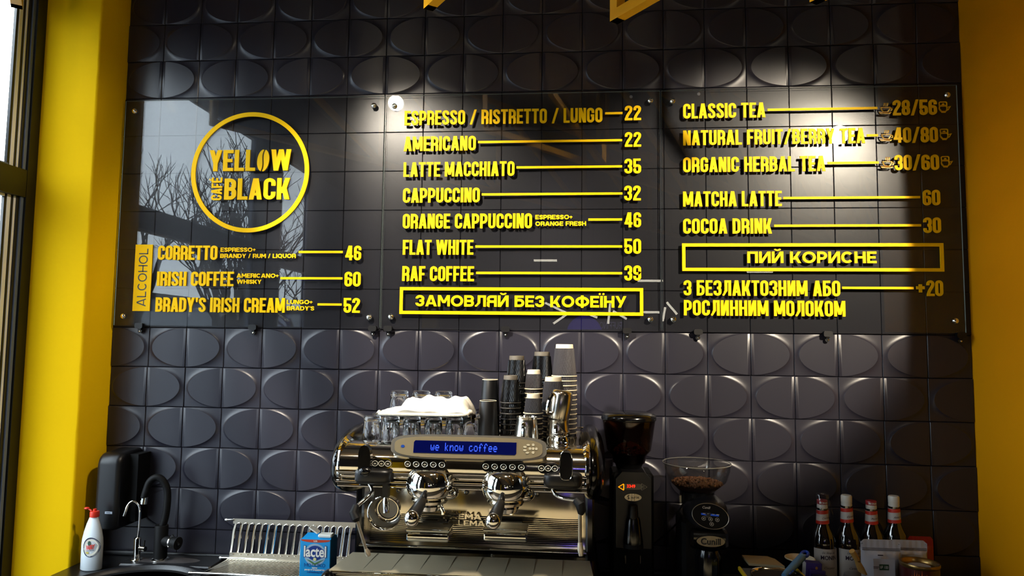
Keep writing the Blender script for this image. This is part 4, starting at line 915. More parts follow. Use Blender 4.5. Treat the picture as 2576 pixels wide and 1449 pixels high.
# ------------------------------------------------------------ glasses on the machine
def glass_mb(r0=.0285, r1=.0245, h=.083):
    "tumbler standing upside down"
    return MB().lathe([(0, h), (r1-.003, h), (r1, h-.004), (r1+.0012, h-.02), (r0, .012), (r0, .001), (r0-.0008, 0), (r0-.0018, .001), (r0-.0022, .012), (r1-.004, h-.018), (r1-.009, h-.012), (0, h-.011)], 30, cap=False)
GM = glass_mb().mesh('tumbler', GLS, ang=60); GM2 = glass_mb(.034, .0275, .090).mesh('tumbler', GLS, ang=60)
ORD = ['first', 'second', 'third', 'fourth', 'fifth', 'sixth', 'seventh', 'eighth', 'ninth', 'tenth', 'eleventh', 'twelfth', 'thirteenth', 'fourteenth', 'fifteenth', 'sixteenth']
def glass(px, Y, z, label, me=GM):
    x = at(px, 1080, Y=Y).x; return tag(link('drinking_glass', me, None, (x, Y, z)), label, 'glass', 'upturned glasses on the coffee machine')
TT = TZ-.0018
for i, px in enumerate((936, 983, 1036, 1090, 1143)): glass(px, -.505, TT, 'upturned clear tumbler, %s from the left in the front row' % ORD[i])
glass(1186, -.47, TT, 'upturned clear glass in front beside the black cups', GM2)
for i, px in enumerate((955, 1008, 1062, 1117)): glass(px, -.435, TT, 'upturned clear tumbler, %s from the left in the row under the towel' % ORD[i])
for i, px in enumerate((1003, 1058, 1114)):
    glass(px, -.33, TT, 'lower upturned glass of the %s pair from the left behind the towel' % ORD[i], GM2); glass(px, -.33, TT+.056, 'top upturned glass of the %s pair from the left behind the towel' % ORD[i], GM2)
glass(1176, -.33, TT+.0, 'upturned clear glass behind the right end of the towel', GM2)
# folded towel
tx0, tx1 = at(957, 1040, Y=-.48).x, at(1184, 1040, Y=-.48).x; ty0, ty1 = -.532, -.375
def towel():
    nx, ny = 46, 24; vs = []; rnd = random.Random(4)
    def H(u, v):
        k = .25*min(1, max(0, u/.06))+.75*min(1, max(0, (u-.19)/.13)); k = k*k*(3-2*k); e = min(1, (1-u)/.10)**.5
        b = (.0+.036*k*e*min(1, (v+.02)/.30)**.6)
        return b+.004*sin(u*19+v*5)*k*v+.003*sin(u*41+2)*k*v+.0025*sin(v*17+u*6)*k
    for s_ in (0, 1):
        for j in range(ny+1):
            for i in range(nx+1):
                u, v = i/nx, j/ny; x = tx0+(tx1-tx0)*u+.003*sin(v*9); y = ty0+(ty1-ty0)*v+.004*sin(u*13)
                zb = 1.4895+.0016*sin(u*23)*(1-v)
                vs.append((x, y-(.006 if s_ and j == 0 else 0), zb+(H(u, v)+.007 if s_ else 0)))
    n = (nx+1)*(ny+1); fs = []
    for s_ in (0, 1):
        for j in range(ny):
            for i in range(nx): a = s_*n+j*(nx+1)+i; f = (a, a+1, a+nx+2, a+nx+1); fs.append(f if s_ else f[::-1])
    for i in range(nx): fs.append((i, i+1, n+i+1, n+i)); a = ny*(nx+1)+i; fs.append((a, n+a, n+a+1, a+1))
    for j in range(ny): a = j*(nx+1); fs.append((a, n+a, n+a+nx+1, a+nx+1)); a += nx; fs.append((a, a+nx+1, n+a+nx+1, n+a))
    return MB().add(vs, fs)
tw = thing('towel', 'folded white cloth lying across the upturned glasses', 'towel', (tx0, ty0, 1.4895))
towel().build('cloth', TOW, tw, ang=80)
s = MB(); s.tube(smooth([(tx0+.002, ty0+.03, 1.497), (tx0+.02, ty0-.004, 1.494), ((tx0+tx1)/2, ty0-.006, 1.494), (tx1-.02, ty0-.005, 1.495), (tx1+.002, ty0+.02, 1.500), (tx1+.008, ty0+.05, 1.490), (tx1+.006, ty0+.06, 1.470)], 8), .0052, 10); s.build('rolled_hem', TOW, tw)
s = MB(); s.ell((tx1-.004, ty0+.03, 1.500), .014, .018, .009, 18, 12, .9); s.build('fold', TOW, tw)

# ------------------------------------------------------------ paper cups
def cup_proto(rt_, rb, h, kind):
    "paper cup standing upside down: rim at 0, base at h"
    k = 46 if rb > .035 else 36; n = k*3; tw_ = 2.6/h if kind != 'smooth' else 0; parts = []
    z0, z1 = .0065, h-(.014 if kind != 'smooth' else .0)
    R = lambda z: rb-.0012+(rt_-rb)*z/h
    if kind == 'smooth':
        b = MB().lathe([(rb-.002, .002), (R(h), h-.001), (R(h)-.0005, h), (R(h)-.0025, h), (R(h)-.0028, h-.006), (0, h-.006)], 32)
    else:
        b = MB(); m = 9; vs = []
        for j in range(m+1):
            z = z0+(z1-z0)*j/m
            for i in range(n): a = 2*pi*i/n+tw_*(z-z0)*.32; vs.append(((R(z)+(.0011 if i % 3 == 0 else -.0003))*cos(a), (R(z)+(.0011 if i % 3 == 0 else -.0003))*sin(a), z))
        b.add(vs, [(j*n+i, j*n+(i+1) % n, (j+1)*n+(i+1) % n, (j+1)*n+i) for j in range(m) for i in range(n)])
        b.lathe([(R(z1)+.0004, z1), (R(z1)-.0012, z1+.0008)], 32, cap=False)
    parts.append(('sleeve' if kind != 'smooth' else 'cup_body', b.mesh('cup', {'smooth': CUPB, 'dark': CUPD, 'grey': CUPG}[kind], ang=30 if kind != 'smooth' else 50)))
    if kind != 'smooth':
        q = MB().lathe([(R(z1)-.0012, z1-.002), (R(h)-.0012, h-.0008), (R(h)-.002, h), (R(h)-.004, h-.0002), (R(h)-.0045, h-.006), (0, h-.006)], 32, cap=False); parts.append(('cup_base', q.mesh('base', GREY if kind == 'dark' else CREAM, ang=50)))
    else: parts.append(('base_edge', MB().tube([((rt_-.0016)*cos(a), (rt_-.0016)*sin(a), h) for a in [2*pi*i/32 for i in range(32)]], .0009, 6, closed=True).mesh('edge', CREAM)))
    parts.append(('rim', MB().tube([(rb*cos(a), rb*sin(a), .0022) for a in [2*pi*i/36 for i in range(36)]], .0019, 8, closed=True).mesh('rim', {'smooth': CUPB, 'dark': mat('grey black rim', '3a3632', .4), 'grey': CREAM}[kind])))
    return parts
def stack(px, py, Y, rt_, rb, h, kind, sp, what, n=None):
    p = at(px, py, Y=Y+.0); p = Vector((p.x, Y, p.z)); n = n or max(1, round((p.z-h-TT)/sp)+1); sp = (p.z-h-TT)/max(1, n-1)
    pr = cup_proto(rt_, rb, h, kind); root = None
    for k in range(n):
        lab = ('%s, topmost of %s' if k == 0 else '%s, '+(ORD[k] if k < 16 else 'lowest')+' from top of %s') % ({'smooth': 'smooth black cup', 'dark': 'glossy black ripple cup', 'grey': 'charcoal ripple cup'}[kind], what)
        loc = (p.x, p.y, p.z-h-k*sp)
        if root is None:
            root = thing('paper_cup', lab, 'paper cup', loc, 'upturned paper cups in '+what)
            for nm, me in pr: link(nm, me, root)
        else: dup(root, loc, lab)
stack(1420, 866, -.28, .0300, .0400, .104, 'grey', .0150, 'the tallest stack')
stack(1300, 895, -.26, .0265, .0345, .090, 'dark', .0165, 'the rear left ripple stack')
stack(1364, 885, -.24, .0275, .0360, .092, 'dark', .0165, 'the rear middle ripple stack')
stack(1285, 944, -.37, .0240, .0320, .086, 'dark', .0160, 'the front left ripple stack')
stack(1343, 930, -.33, .0225, .0290, .062, 'grey', .0145, 'the small stack in the centre')
stack(1342, 990, -.44, .0215, .0290, .060, 'grey', .0140, 'the small stack behind the steel jug')
stack(1392, 948, -.385, .0275, .0375, .104, 'grey', .0150, 'the stack behind the tilted jug')
stack(1233, 955, -.36, .0260, .0340, .112, 'smooth', .017, 'the rear smooth black stack')
stack(1228, 1008, -.46, .0265, .0345, .1135, 'smooth', .017, 'the front smooth black pair', n=1)
# steel jugs
def jug(px, py, Y, r0, r1, h, label, M=None, name='milk_jug', hs=-1):
    p = at(px, py, Y=Y); t = thing(name, label, 'jug', (p.x, Y, TT if M is None else M)); zb = TT if M is None else M; c = (p.x, Y, zb)
    MB().lathe([(0, .0), (r0-.003, 0), (r0, .003), (r0, h*.35), ((r0+r1)/2, h*.7), (r1, h*.9), (r1+.002, h), (r1+.0008, h), (r1-.001, h*.9), ((r0+r1)/2-.0015, h*.7), (r0-.0015, .004), (0, .004)], 36, c, cap=False).build('jug_body', JUG, t, ang=60)
    hx = -.006; s = MB(); s.tube(smooth([(c[0]+hx, Y-r1+.001, zb+h*.80), (c[0]+hx, Y-r1-.020, zb+h*.78), (c[0]+hx, Y-r1-.026, zb+h*.5), (c[0]+hx, Y-r0-.018, zb+h*.25), (c[0]+hx, Y-r0+.001, zb+h*.22)], 5), .0055, 8); s.build('handle', CHR, t)
    s = MB(); s.add([(c[0]+r1*.4, Y+r1*.88, zb+h), (c[0]-r1*.4, Y+r1*.88, zb+h), (c[0], Y+r1*1.35, zb+h+.004), (c[0], Y+r1*.9, zb+h*.72)], [(0, 2, 3), (2, 1, 3)]); s.build('pouring_lip', CHR, t); return t
jug(1325, 1070, -.50, .0365, .0295, .088, 'upright steel milk jug in front of the small cup stack')
jug(1404, 1070, -.47, .0350, .0300, .079, 'upright steel milk jug under the tilted one')
p = at(1408, 1000, Y=-.47)
t = thing('milk_jug', 'tilted upside down steel jug on top of another jug', 'jug', (p.x+.002, -.47, TT+.079)); 
MJ = Matrix.Rotation(radians(-9), 4, 'Y'); s = MB(); h = .084
s.lathe([(.031, 0), (.0315, .002), (.0325, h*.5), (.0315, h*.86), (.028, h*.97), (.022, h), (0, h)], 36, cap=False, M=Matrix.Translation((p.x-.004, -.47, TT+.081)) @ MJ.inverted() @ Matrix.Rotation(radians(0), 4, 'X')); s.build('jug_body', JUG, t, ang=60)
s = MB(); s.tube(smooth([(-.022, -.022, .012), (-.034, -.034, .016), (-.036, -.036, .04), (-.030, -.030, .066), (-.021, -.021, .068)], 5), .0055, 8, M=Matrix.Translation((p.x-.004, -.47, TT+.081)) @ MJ.inverted()); s.build('handle', CHR, t)
p = at(1411, 1108, Y=-.555)
cr = thing('creamer', 'small round steel creamer with thin handles, front right', 'creamer', (p.x, -.555, TT))
MB().lathe([(0, 0), (.012, 0), (.0145, .002), (.0225, .014), (.0245, .024), (.0225, .034), (.019, .040), (.021, .044), (.0195, .044), (.0175, .040), (0, .036)], 32, (p.x, -.555, TT), cap=False).build('creamer_body', CHR, cr, ang=60)
for s_ in (-1, 1): MB().tube(smooth([(p.x+s_*.021, -.555, TT+.036), (p.x+s_*.034, -.556, TT+.038), (p.x+s_*.038, -.557, TT+.024), (p.x+s_*.030, -.556, TT+.012), (p.x+s_*.020, -.555, TT+.010)], 5), .0012, 6).build('handle', STL, cr)
sc_ = thing('saucer', 'small tilted steel saucer resting on the round creamer', 'saucer', (p.x, -.555, TT+.046))
MB().lathe([(0, 0), (.020, .0005), (.030, .003), (.031, .0038), (.029, .0042), (.019, .002), (0, .0015)], 32, M=Matrix.Translation((p.x-.001, -.553, TT+.0475)) @ Matrix.Rotation(radians(-6), 4, 'Y'), cap=False).build('saucer_plate', CHR, sc_, ang=60)
sp = thing('teaspoon', 'small steel spoon lying in the saucer on the creamer', 'spoon', (p.x, -.555, TT+.052)); MB().tube([(p.x+.012, -.575, TT+.052), (p.x-.004, -.545, TT+.066)], .0014, 6).ell((p.x+.013, -.577, TT+.0525), .006, .008, .0015, 12, 8).build('spoon_body', CHR, sp)
# round jug hanging under the water outlet, mouth to the room
p = at(962, 1295, Y=-.66)
pj_ = thing('hanging_steel_cup', 'round steel cup hung sideways under the water outlet', 'cup', (p.x, -.60, p.z))
Mh = Matrix.Translation((p.x, -.640, p.z)) @ Matrix.Rotation(radians(94), 4, 'X') @ Matrix.Rotation(radians(0), 4, 'Z')
MB().lathe([(0, -.052), (.030, -.052), (.036, -.045), (.043, -.006), (.0455, .002), (.0475, .003), (.0455, .004), (.041, -.006), (.0335, -.036), (.031, -.044), (.029, -.046), (0, -.046)], 40, M=Mh, cap=False).build('cup_shell', CHR, pj_, ang=60)
MB().lathe([(.030, -.040), (.0305, -.036), (.028, -.036)], 36, M=Mh, cap=False).build('inner_ring', CHR2, pj_); MB().lathe([(0, -.0405), (.0265, -.0405)], 32, M=Mh, cap=False).build('inner_base', mat('pale grey base', '8f8e8c', .4, .3), pj_)
for a in (40, 150, 265): MB().lathe([(.0022, -.0400), (0, -.0395)], 8, M=Mh @ Matrix.Translation((.033*cos(radians(a)), .033*sin(radians(a)), .006))).build('rivet', BLK, pj_)

# ------------------------------------------------------------ grinders
BEAN = mat('roasted coffee beans', '6f472b', .4, bump=.3)
SMOKE = mat('smoked hopper plastic', '2b1a12', .06, 0, trans=.0, spec=.6)
SMK = clear('smoked clear plastic', (.42, .30, .24), 1.5); CLP = clear('clear hopper plastic', (.90, .90, .89), 1.6)
def beans(cx, cy, z, R_, n, seed, hgt=.012, parent=None):
    r = random.Random(seed); s = MB()
    for i in range(n):
        a = r.random()*2*pi; q = R_*sqrt(r.random()); M = Matrix.Translation((cx+q*cos(a), cy+q*sin(a), z+hgt*(1-(q/R_)**2)+r.random()*.005)) @ Matrix.Rotation(r.random()*3, 4, 'Z') @ Matrix.Rotation(r.random()*3, 4, 'X')
        s.ell((0, 0, 0), .0058, .0040, .0030, 7, 4, M=M)
    return s.build('coffee_beans', BEAN, parent, kind='stuff', ang=80)
BADGE = mat('satin silver badge', '968f82', .25, .8)
GY = -.30
K = lambda px, py, Y=GY: at(px, py, Y=Y)
gx = K(1587, 1200).x; hx = K(1587, 1060).x
g = thing('coffee_grinder', 'tall black coffee grinder with smoked hopper and red digits', 'grinder', (gx, GY+.08, CZ))
zl = K(1587, 1060).z; zn = K(1590, 1190).z
s = MB(); cyc = GY+.085
s.lathe([(.0, .022), (.075, .020), (.088, .012), (.0905, .0), (.0885, -.004)], 40, (hx, cyc, zl)); s.build('hopper_lid', BLK, g, ang=50)
MB().lathe([(.0865, zl-.003), (.072, zl-.10), (.058, zn+.045), (.052, zn+.02), (.050, zn+.02), (.056, zn+.045), (.070, zl-.10), (.0845, zl-.003)], 40, (hx, cyc, 0), cap=False).build('hopper', SMK, g, ang=60)
beans(hx, cyc, zn+.05, .052, 260, 3, .03, g)
MB().lathe([(.054, zn+.050), (.045, zn+.015), (.03, zn-.02), (.0, zn-.02)], 32, (hx, cyc, 0)).build('hopper_neck', BLM, g, ang=60)
zf = K(1590, 1378).z; bx0, bx1 = K(1549, 1250).x, K(1638, 1250).x; zt = K(1590, 1205).z
MB().prism([(bx0, zf), (bx1, zf), (bx1, zt), (bx1-.02, zt+.022), (bx0+.02, zt+.022), (bx0, zt)], GY-.005, GY+.15).build('grinder_body', mat('charcoal grinder paint', '15161c', .42, bump=.02), g, ang=40)
MB().bbox(bx0-.012, bx1+.012, GY+.03, GY+.16, CZ+.01, zt+.012, .008).build('rear_body', BLM, g); MB().bbox(bx0-.015, bx1+.015, GY-.10, GY+.16, CZ, CZ+.035, .008).build('foot_base', BLM, g)
fy = GY-.0055
s = MB(); c_ = K(1592, 1223); s.prism(superell(c_.x, c_.z, .030, .0095, .6, 24), fy-.001, fy); s.build('display_window', BLK, g)
s = MB(); text_on(s, '3349', lambda x, y: (c_.x-.006+x, fy-.0015, c_.z-.0035+y), .0135, bold=.0003, width=.026); s.build('red_digits', mat('red led', 'ff3a1e', .4, emi='ff2a12', es=1.6), g)
tri = lambda x, z, d, k: [(x-d*.011*k, z), (x+d*.006*k, z+.0105*k), (x+d*.0085*k, z+.0085*k), (x+d*.0085*k, z-.0085*k), (x+d*.006*k, z-.0105*k)]
for d, px, m, nm in ((1, 1563, mat('amber lit button', 'ffb000', .4, emi='ff9a00', es=1.4), 'lit_button'), (-1, 1619, mat('pale outline', 'b9b3a5', .4), 'outline_button')):
    q = K(px, 1224); a = tri(q.x, q.z, d, 1); b_ = tri(q.x, q.z, d, .66 if d > 0 else .86); s = MB(); n = 5
    s.add([(x, fy-.0012, z) for x, z in a+b_], [(i, (i+1) % n, n+(i+1) % n, n+i) for i in range(n)]); o = s.build(nm, m, g)
    s = MB(); stroke_add(s, superell(q.x+d*.002, q.z, .0028, .0032, .8, 12), True, .001, -.0012, -.0012, lambda x, y, e: (x, fy+e, y)); s.build('button_icon', mat('pale outline', 'b9b3a5', .4), o)
q = K(1592, 1250); o = MB().prism(superell(q.x, q.z, .0265, .0115, 1, 30), fy-.002, fy).build('oval_badge', BADGE, g, ang=40)
MB().box(q.x-.0055, q.x-.0025, fy-.0023, fy-.002, q.z-.0108, q.z+.0108).box(q.x+.0035, q.x+.0065, fy-.0023, fy-.002, q.z-.0105, q.z+.0105).build('badge_stripe', CREAM, o)
s = MB(); text_on(s, 'AUTOS', lambda x, y: (q.x+.006+x, fy-.0024, q.z-.003+y), .0075, bold=.0002); stroke_add(s, bez((q.x-.012, q.z+.006), (q.x-.024, q.z+.003), (q.x-.006, q.z-.002), (q.x-.016, q.z-.006)), False, .003, fy-.0024, fy-.0024, lambda x, y, e: (x, e, y)); s.build('badge_lettering', BLS, o)
dx_ = K(1593, 1320, GY-.03).x; z1, z2, z3 = K(1593, 1272, GY-.03).z, K(1593, 1308, GY-.03).z, K(1593, 1370, GY-.03).z
MB().lathe([(0, z1), (.0135, z1), (.0145, z1-.003), (.0165, z2), ], 28, (dx_, GY-.025, 0)).build('dispenser_cap', BLS, g); MB().lathe([(.019, z2+.008), (.022, z2), (.030, z3+.01), (.030, z3)], 28, (dx_, GY-.025, 0), sy=.8).build('dispenser_cone', BLK, g, ang=50); MB().lathe([(.030, z3+.002), (.031, z3-.010), (0, z3-.010)], 28, (dx_, GY-.025, 0), sy=.8).build('dispenser_foot', BLM, g)
for px in (1573, 1610): q = K(px, 1407, GY-.05); MB().tube([(q.x, GY-.05, q.z+.012), (q.x, GY-.05, q.z-.012)], .0032, 8).tube([(q.x, GY-.05, q.z), (q.x, GY+.04, q.z)], .003, 8).build('portafilter_fork', CHR, g)
# second grinder
GY = -.30; K = lambda px, py, Y=GY: at(px, py, Y=Y)
g = thing('coffee_grinder', 'smaller black coffee grinder with clear bowl hopper of beans', 'grinder', (K(1765, 1300).x, GY+.05, CZ))
cx_ = K(1761, 1200).x; cyc = GY+.06; zr = K(1761, 1172).z; zb = K(1761, 1243).z; zn = K(1761, 1275).z
MB().lathe([(0, .006), (.05, .007), (.104, .004), (.107, .0), (.107, -.006)], 44, (cx_, cyc, zr), cap=False).build('hopper_lid', CLP, g, ang=40); MB().tube([(cx_+.107*cos(a), cyc+.107*sin(a), zr) for a in [2*pi*i/48 for i in range(48)]], .0016, 6, closed=True).build('lid_rim', mat('pale rim plastic', '8d8b86', .2), g)
MB().lathe([(.106, zr-.002), (.104, zr-.02), (.092, zr-.055), (.070, zb+.012), (.058, zb), (.056, zb), (.068, zb+.013), (.0895, zr-.055), (.1015, zr-.02), (.1035, zr-.002)], 44, (cx_, cyc, 0), cap=False).build('hopper_bowl', CLP, g, ang=60)
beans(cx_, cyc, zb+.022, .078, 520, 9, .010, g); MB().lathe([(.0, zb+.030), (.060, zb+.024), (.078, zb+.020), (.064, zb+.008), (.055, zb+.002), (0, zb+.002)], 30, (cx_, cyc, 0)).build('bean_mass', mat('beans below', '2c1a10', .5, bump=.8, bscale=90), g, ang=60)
MB().lathe([(.057, zb+.002), (.054, zb-.004), (.054, zn), (.052, zn), (.052, zb-.004)], 36, (cx_, cyc, 0), cap=False).build('collar', mat('smoky collar', '24262b', .15, .5), g, ang=50)
for s_ in (-1, 1): MB().box(cx_+s_*.056-.003, cx_+s_*.056+.003, cyc-.03, cyc-.02, zn-.002, zb-.012).build('latch', CLP, g)
zh = K(1785, 1298, GY-.045)
MB().ell((zh.x, GY+.035, zh.z-.002), .068, .088, .052, 32, 20, .9).build('grinder_head', mat('satin charcoal head', '23252c', .33), g, ang=70)
MB().bbox(cx_-.058, cx_+.066, GY-.01, GY+.14, CZ+.01, zh.z-.02, .012).build('grinder_body', BLM, g)
Mp = Matrix.Translation((zh.x+.001, GY-.052, zh.z+.001)) @ Matrix.Rotation(radians(-8), 4, 'X') @ Matrix.Rotation(radians(-4), 4, 'Z')
o = MB().prism([(x, z-x*.10) for x, z in superell(0, 0, .0535, .0365, .95, 40)], 0, .02, M=Mp).build('oval_panel', mat('matt panel black', '060608', .45, spec=.2), g, ang=40); MB().tube([Mp @ Vector((.0540*cos(a), -.0005, .0370*sin(a)-.0540*cos(a)*.10)) for a in [2*pi*i/40 for i in range(40)]], .0009, 6, closed=True).build('panel_edge', STL, o)
PT = mat('panel print', 'e2dccf', .4)
fn = lambda ox, oz: (lambda x, y: Mp @ Vector((ox+x, -.0006, oz+y-(ox+x)*.06)))
s = MB(); text_on(s, 'Cunill', fn(-.012, .021), .010, bold=.0002, shear=.3); s.build('maker_lettering', PT, o)
f2 = fn(-.001, .006); MB().add([f2(-.026, -.0045), f2(.026, -.0045), f2(.026, .001), f2(-.026, .001)], [(0, 1, 2, 3)]).build('lcd_screen', mat('blue bar', '0a2c66', .3, emi='0b3a9a', es=.5), o)
s = MB()
for i in range(4): a = -.022+i*.0135; s.add([f2(a, -.0005), f2(a+.008, -.0005), f2(a+.009, .0015), f2(a+.0015, .0015)], [(0, 1, 2, 3)])
for v in range(len(s.v)): s.v[v] = tuple(Vector(s.v[v])+Vector((0, -.0003, 0)))
s.build('lcd_segments', PT, o)
for ox, oz in ((-.020, -.0085), (.0, -.0085), (.020, -.0085), (.003, -.0225)):
    f3 = fn(ox, oz); s = MB(); n = 20
    s.add([f3(r_*cos(2*pi*i/n), r_*sin(2*pi*i/n)*.92) for r_ in (.0062, .0050) for i in range(n)], [(i, (i+1) % n, n+(i+1) % n, n+i) for i in range(n)]); s.add([f3(.0024*cos(2*pi*i/8), .002*sin(2*pi*i/8)) for i in range(8)], [tuple(range(8))]); s.build('touch_icon', PT, o)
q = at(1788, 1362, Y=GY-.035); MB().bbox(q.x-.060, q.x+.056, GY-.03, GY+.02, q.z-.028, q.z+.032, .01).build('badge_block', BLK, g)
o = MB().prism(superell(q.x-.0, q.z, .0425, .0165, 1, 36), GY-.036, GY-.030).build('oval_badge', BADGE, g, ang=40); s = MB(); text_on(s, 'Cunill', lambda x, y: (q.x+x, GY-.0366, q.z-.009+y*1.0), .026, bold=.0006, width=.060); s.build('badge_lettering', mat('badge print', '0c0f18', .3), o)
MB().lathe([(.040, CZ+.02), (.040, q.z-.05), (.034, q.z-.028)], 28, (q.x-.004, GY-.01, 0)).build('dosing_drum', mat('dark drum', '0c0c0f', .12, spec=.6), g, ang=50)
MB().tube(smooth([tuple(at(1718, 1268, Y=-.28)), tuple(at(1705, 1290, Y=-.28)), tuple(at(1712, 1302, Y=-.28)), tuple(at(1690, 1330, Y=-.2)), tuple(at(1640, 1372, Y=-.12)), tuple(at(1600, 1400, Y=-.08))], 5), .003, 8).build('cable', BLM, g)

# ------------------------------------------------------------ right end of the counter
BGL = mat('dark syrup glass', '120d0c', .04, spec=.7, coat=1); NW = mat('white bottle label', 'b7b2ae', .45); NR = mat('red label band', 'b8281c', .4); INK = mat('purple black ink', '241428', .4); SCW = mat('white screw cap', 'cbc8be', .4); CLG = clear('clear bottle glass', (.95, .95, .96), 1.6)
def syrup(px, ptop, Y, tall, label, word_, s_=1):
    p = at(px, ptop, Y=Y); x = p.x; H_ = .300 if not tall else .300
    t = thing('syrup_bottle', label, 'bottle', (x, Y, CZ), 'syrup bottles at the right end'); zt = p.z-CZ; k = zt/(.312 if tall else .298)
    MB().lathe([(0, 0), (.037, 0), (.040, .004), (.040, .160), (.0385, .176), (.033, .194), (.024, .212), (.0188, .228), (.0165, .245)], 36, (x, Y, CZ), cap=False).build('bottle_body', BGL, t, ang=70)
    MB().lathe([(.0165, .244), (.0155, .285*k), (.0135, .285*k)], 28, (x, Y, CZ), cap=False).build('bottle_neck', BGL, t, ang=70)
    cz0 = zt-.034 if tall else zt-.026
    if tall: MB().lathe([(.0165, cz0), (.0172, cz0+.003), (.0165, cz0+.009), (.0172, cz0+.011), (.0172, zt-.004), (.0150, zt), (0, zt)], 28, (x, Y, CZ)).build('cap', SCW, t, ang=50)
    else:
        MB().lathe([(.0165, cz0), (.0172, cz0+.002), (.0165, cz0+.004), (.0172, cz0+.006), (.0165, cz0+.008), (.0165, zt-.013)], 28, (x, Y, CZ)).build('cap', SCW, t, ang=30); MB().lathe([(.0170, zt-.013), (.0170, zt-.001), (.0162, zt), (0, zt)], 28, (x, Y, CZ)).build('cap_top', mat('dark red cap band', '8f1f26', .4), t, ang=40)
        s = MB(); text_on(s, 'MONIN', lambda a, b_: (x+.0174*sin(a/.0174), Y-.0174*cos(a/.0174), CZ+zt-.0105+b_), .0085, bold=.0003); s.build('cap_lettering', SCW, t)
    def band(z0, z1, m, nm, r0, r1, sl=0, a0=-180, a1=180):
        q = MB(); n = 24; pts = []
        for zz_, rr_ in ((z0, r0), (z1, r1)):
            for i in range(n+1): a = radians(a0+(a1-a0)*i/n); pts.append((x+rr_*sin(a), Y-rr_*cos(a), CZ+zz_+sl*sin(a)))
        q.add(pts, [(i, i+1, n+2+i, n+1+i) for i in range(n)]); q.build(nm, m, t)
    nz0, nz1 = (.228, .272) if tall else (.224, .266); nz0 *= k; nz1 *= k
    rr = .0190
    band(nz0, nz1, NW, 'neck_label', rr+.0012, rr-.0008, 0); band(nz1-.011, nz1+.0005, NR, 'label_band', rr-.0002, rr-.0006, .002); band(nz0-.0005, nz0+.010, NR, 'label_band', rr+.0016, rr+.0010, .002)
    s = MB(); text_on(s, word_, lambda a, b_: (x+(rr+.0010)*sin((a+.007)/rr), Y-(rr+.0010)*cos((a+.007)/rr), CZ+nz0+.017+b_+a*.15), .0085, shear=.4); s.build('flavour_lettering', INK, t)
    band(.0, .150, NW, 'front_label', .0405, .0405, 0, -62, 66)
    f = lambda dz: (lambda a, b_: (x+.0409*sin((a+.005)/.0409), Y-.0409*cos((a+.005)/.0409), CZ+dz+b_))
    for nm_, tx_, dz_, kw in (('brand_lettering', 'MONIN', .117, dict(size=.018, bold=.0004, width=.052)), ('script_lettering', 'Le Sirop de', .136, dict(size=.009, shear=.5, width=.042)), ('flavour_lettering', word_, .088, dict(size=.010, shear=.5))):
        s = MB(); text_on(s, tx_, f(dz_), **kw); s.build(nm_, INK, t)
    return t
sb = syrup(2068, 1257, -.125, False, 'syrup bottle with a clear plastic cup over its red cap', 'Coconut')
syrup(2129, 1245, -.12, True, 'white-capped syrup bottle, second from the left, behind the whisk', 'Caramel')
syrup(2191, 1259, -.105, False, 'red and white capped syrup bottle behind the front pouch, third from the left', 'Pistachio')
syrup(2248, 1247, -.10, True, 'white-capped syrup bottle at the right end of the row', 'Amaretto')
p = at(2068, 1250, Y=-.125)
cv = thing('clear_beaker', 'small clear cup upturned over the first syrup bottle', 'beaker', (p.x, -.125, p.z-.06)); MB().lathe([(.024, -.062), (.0215, .010), (.0195, .012), (0, .012)], 28, (p.x, -.125, p.z), cap=False).build('beaker_shell', clear('clear beaker plastic', (.93, .93, .95), 1.45), cv, ang=50)
MB().tube([(p.x+.0215, -.130, p.z-.01), (p.x+.031, -.132, p.z-.055)], .0014, 6).build('handle', CLP, cv)
for a_, z_ in ((.25, .018), (.62, .024), (-.1, .012)):
    for r_, m_, d_, nm in ((.0085, mat('coconut shell print', '4a3426', .5), .0408, 'coconut_print'), (.0066, mat('coconut flesh print', 'ddd6c8', .5), .0410, 'coconut_print')):
        s = MB(); s.add([(sb.location.x+d_*sin(a_+r_*cos(t_)/.04), -.125-d_*cos(a_+r_*cos(t_)/.04), CZ+z_+.035+r_*.8*sin(t_)) for t_ in [2*pi*i/16 for i in range(16)]], [tuple(range(16))]); s.build(nm, m_, sb)
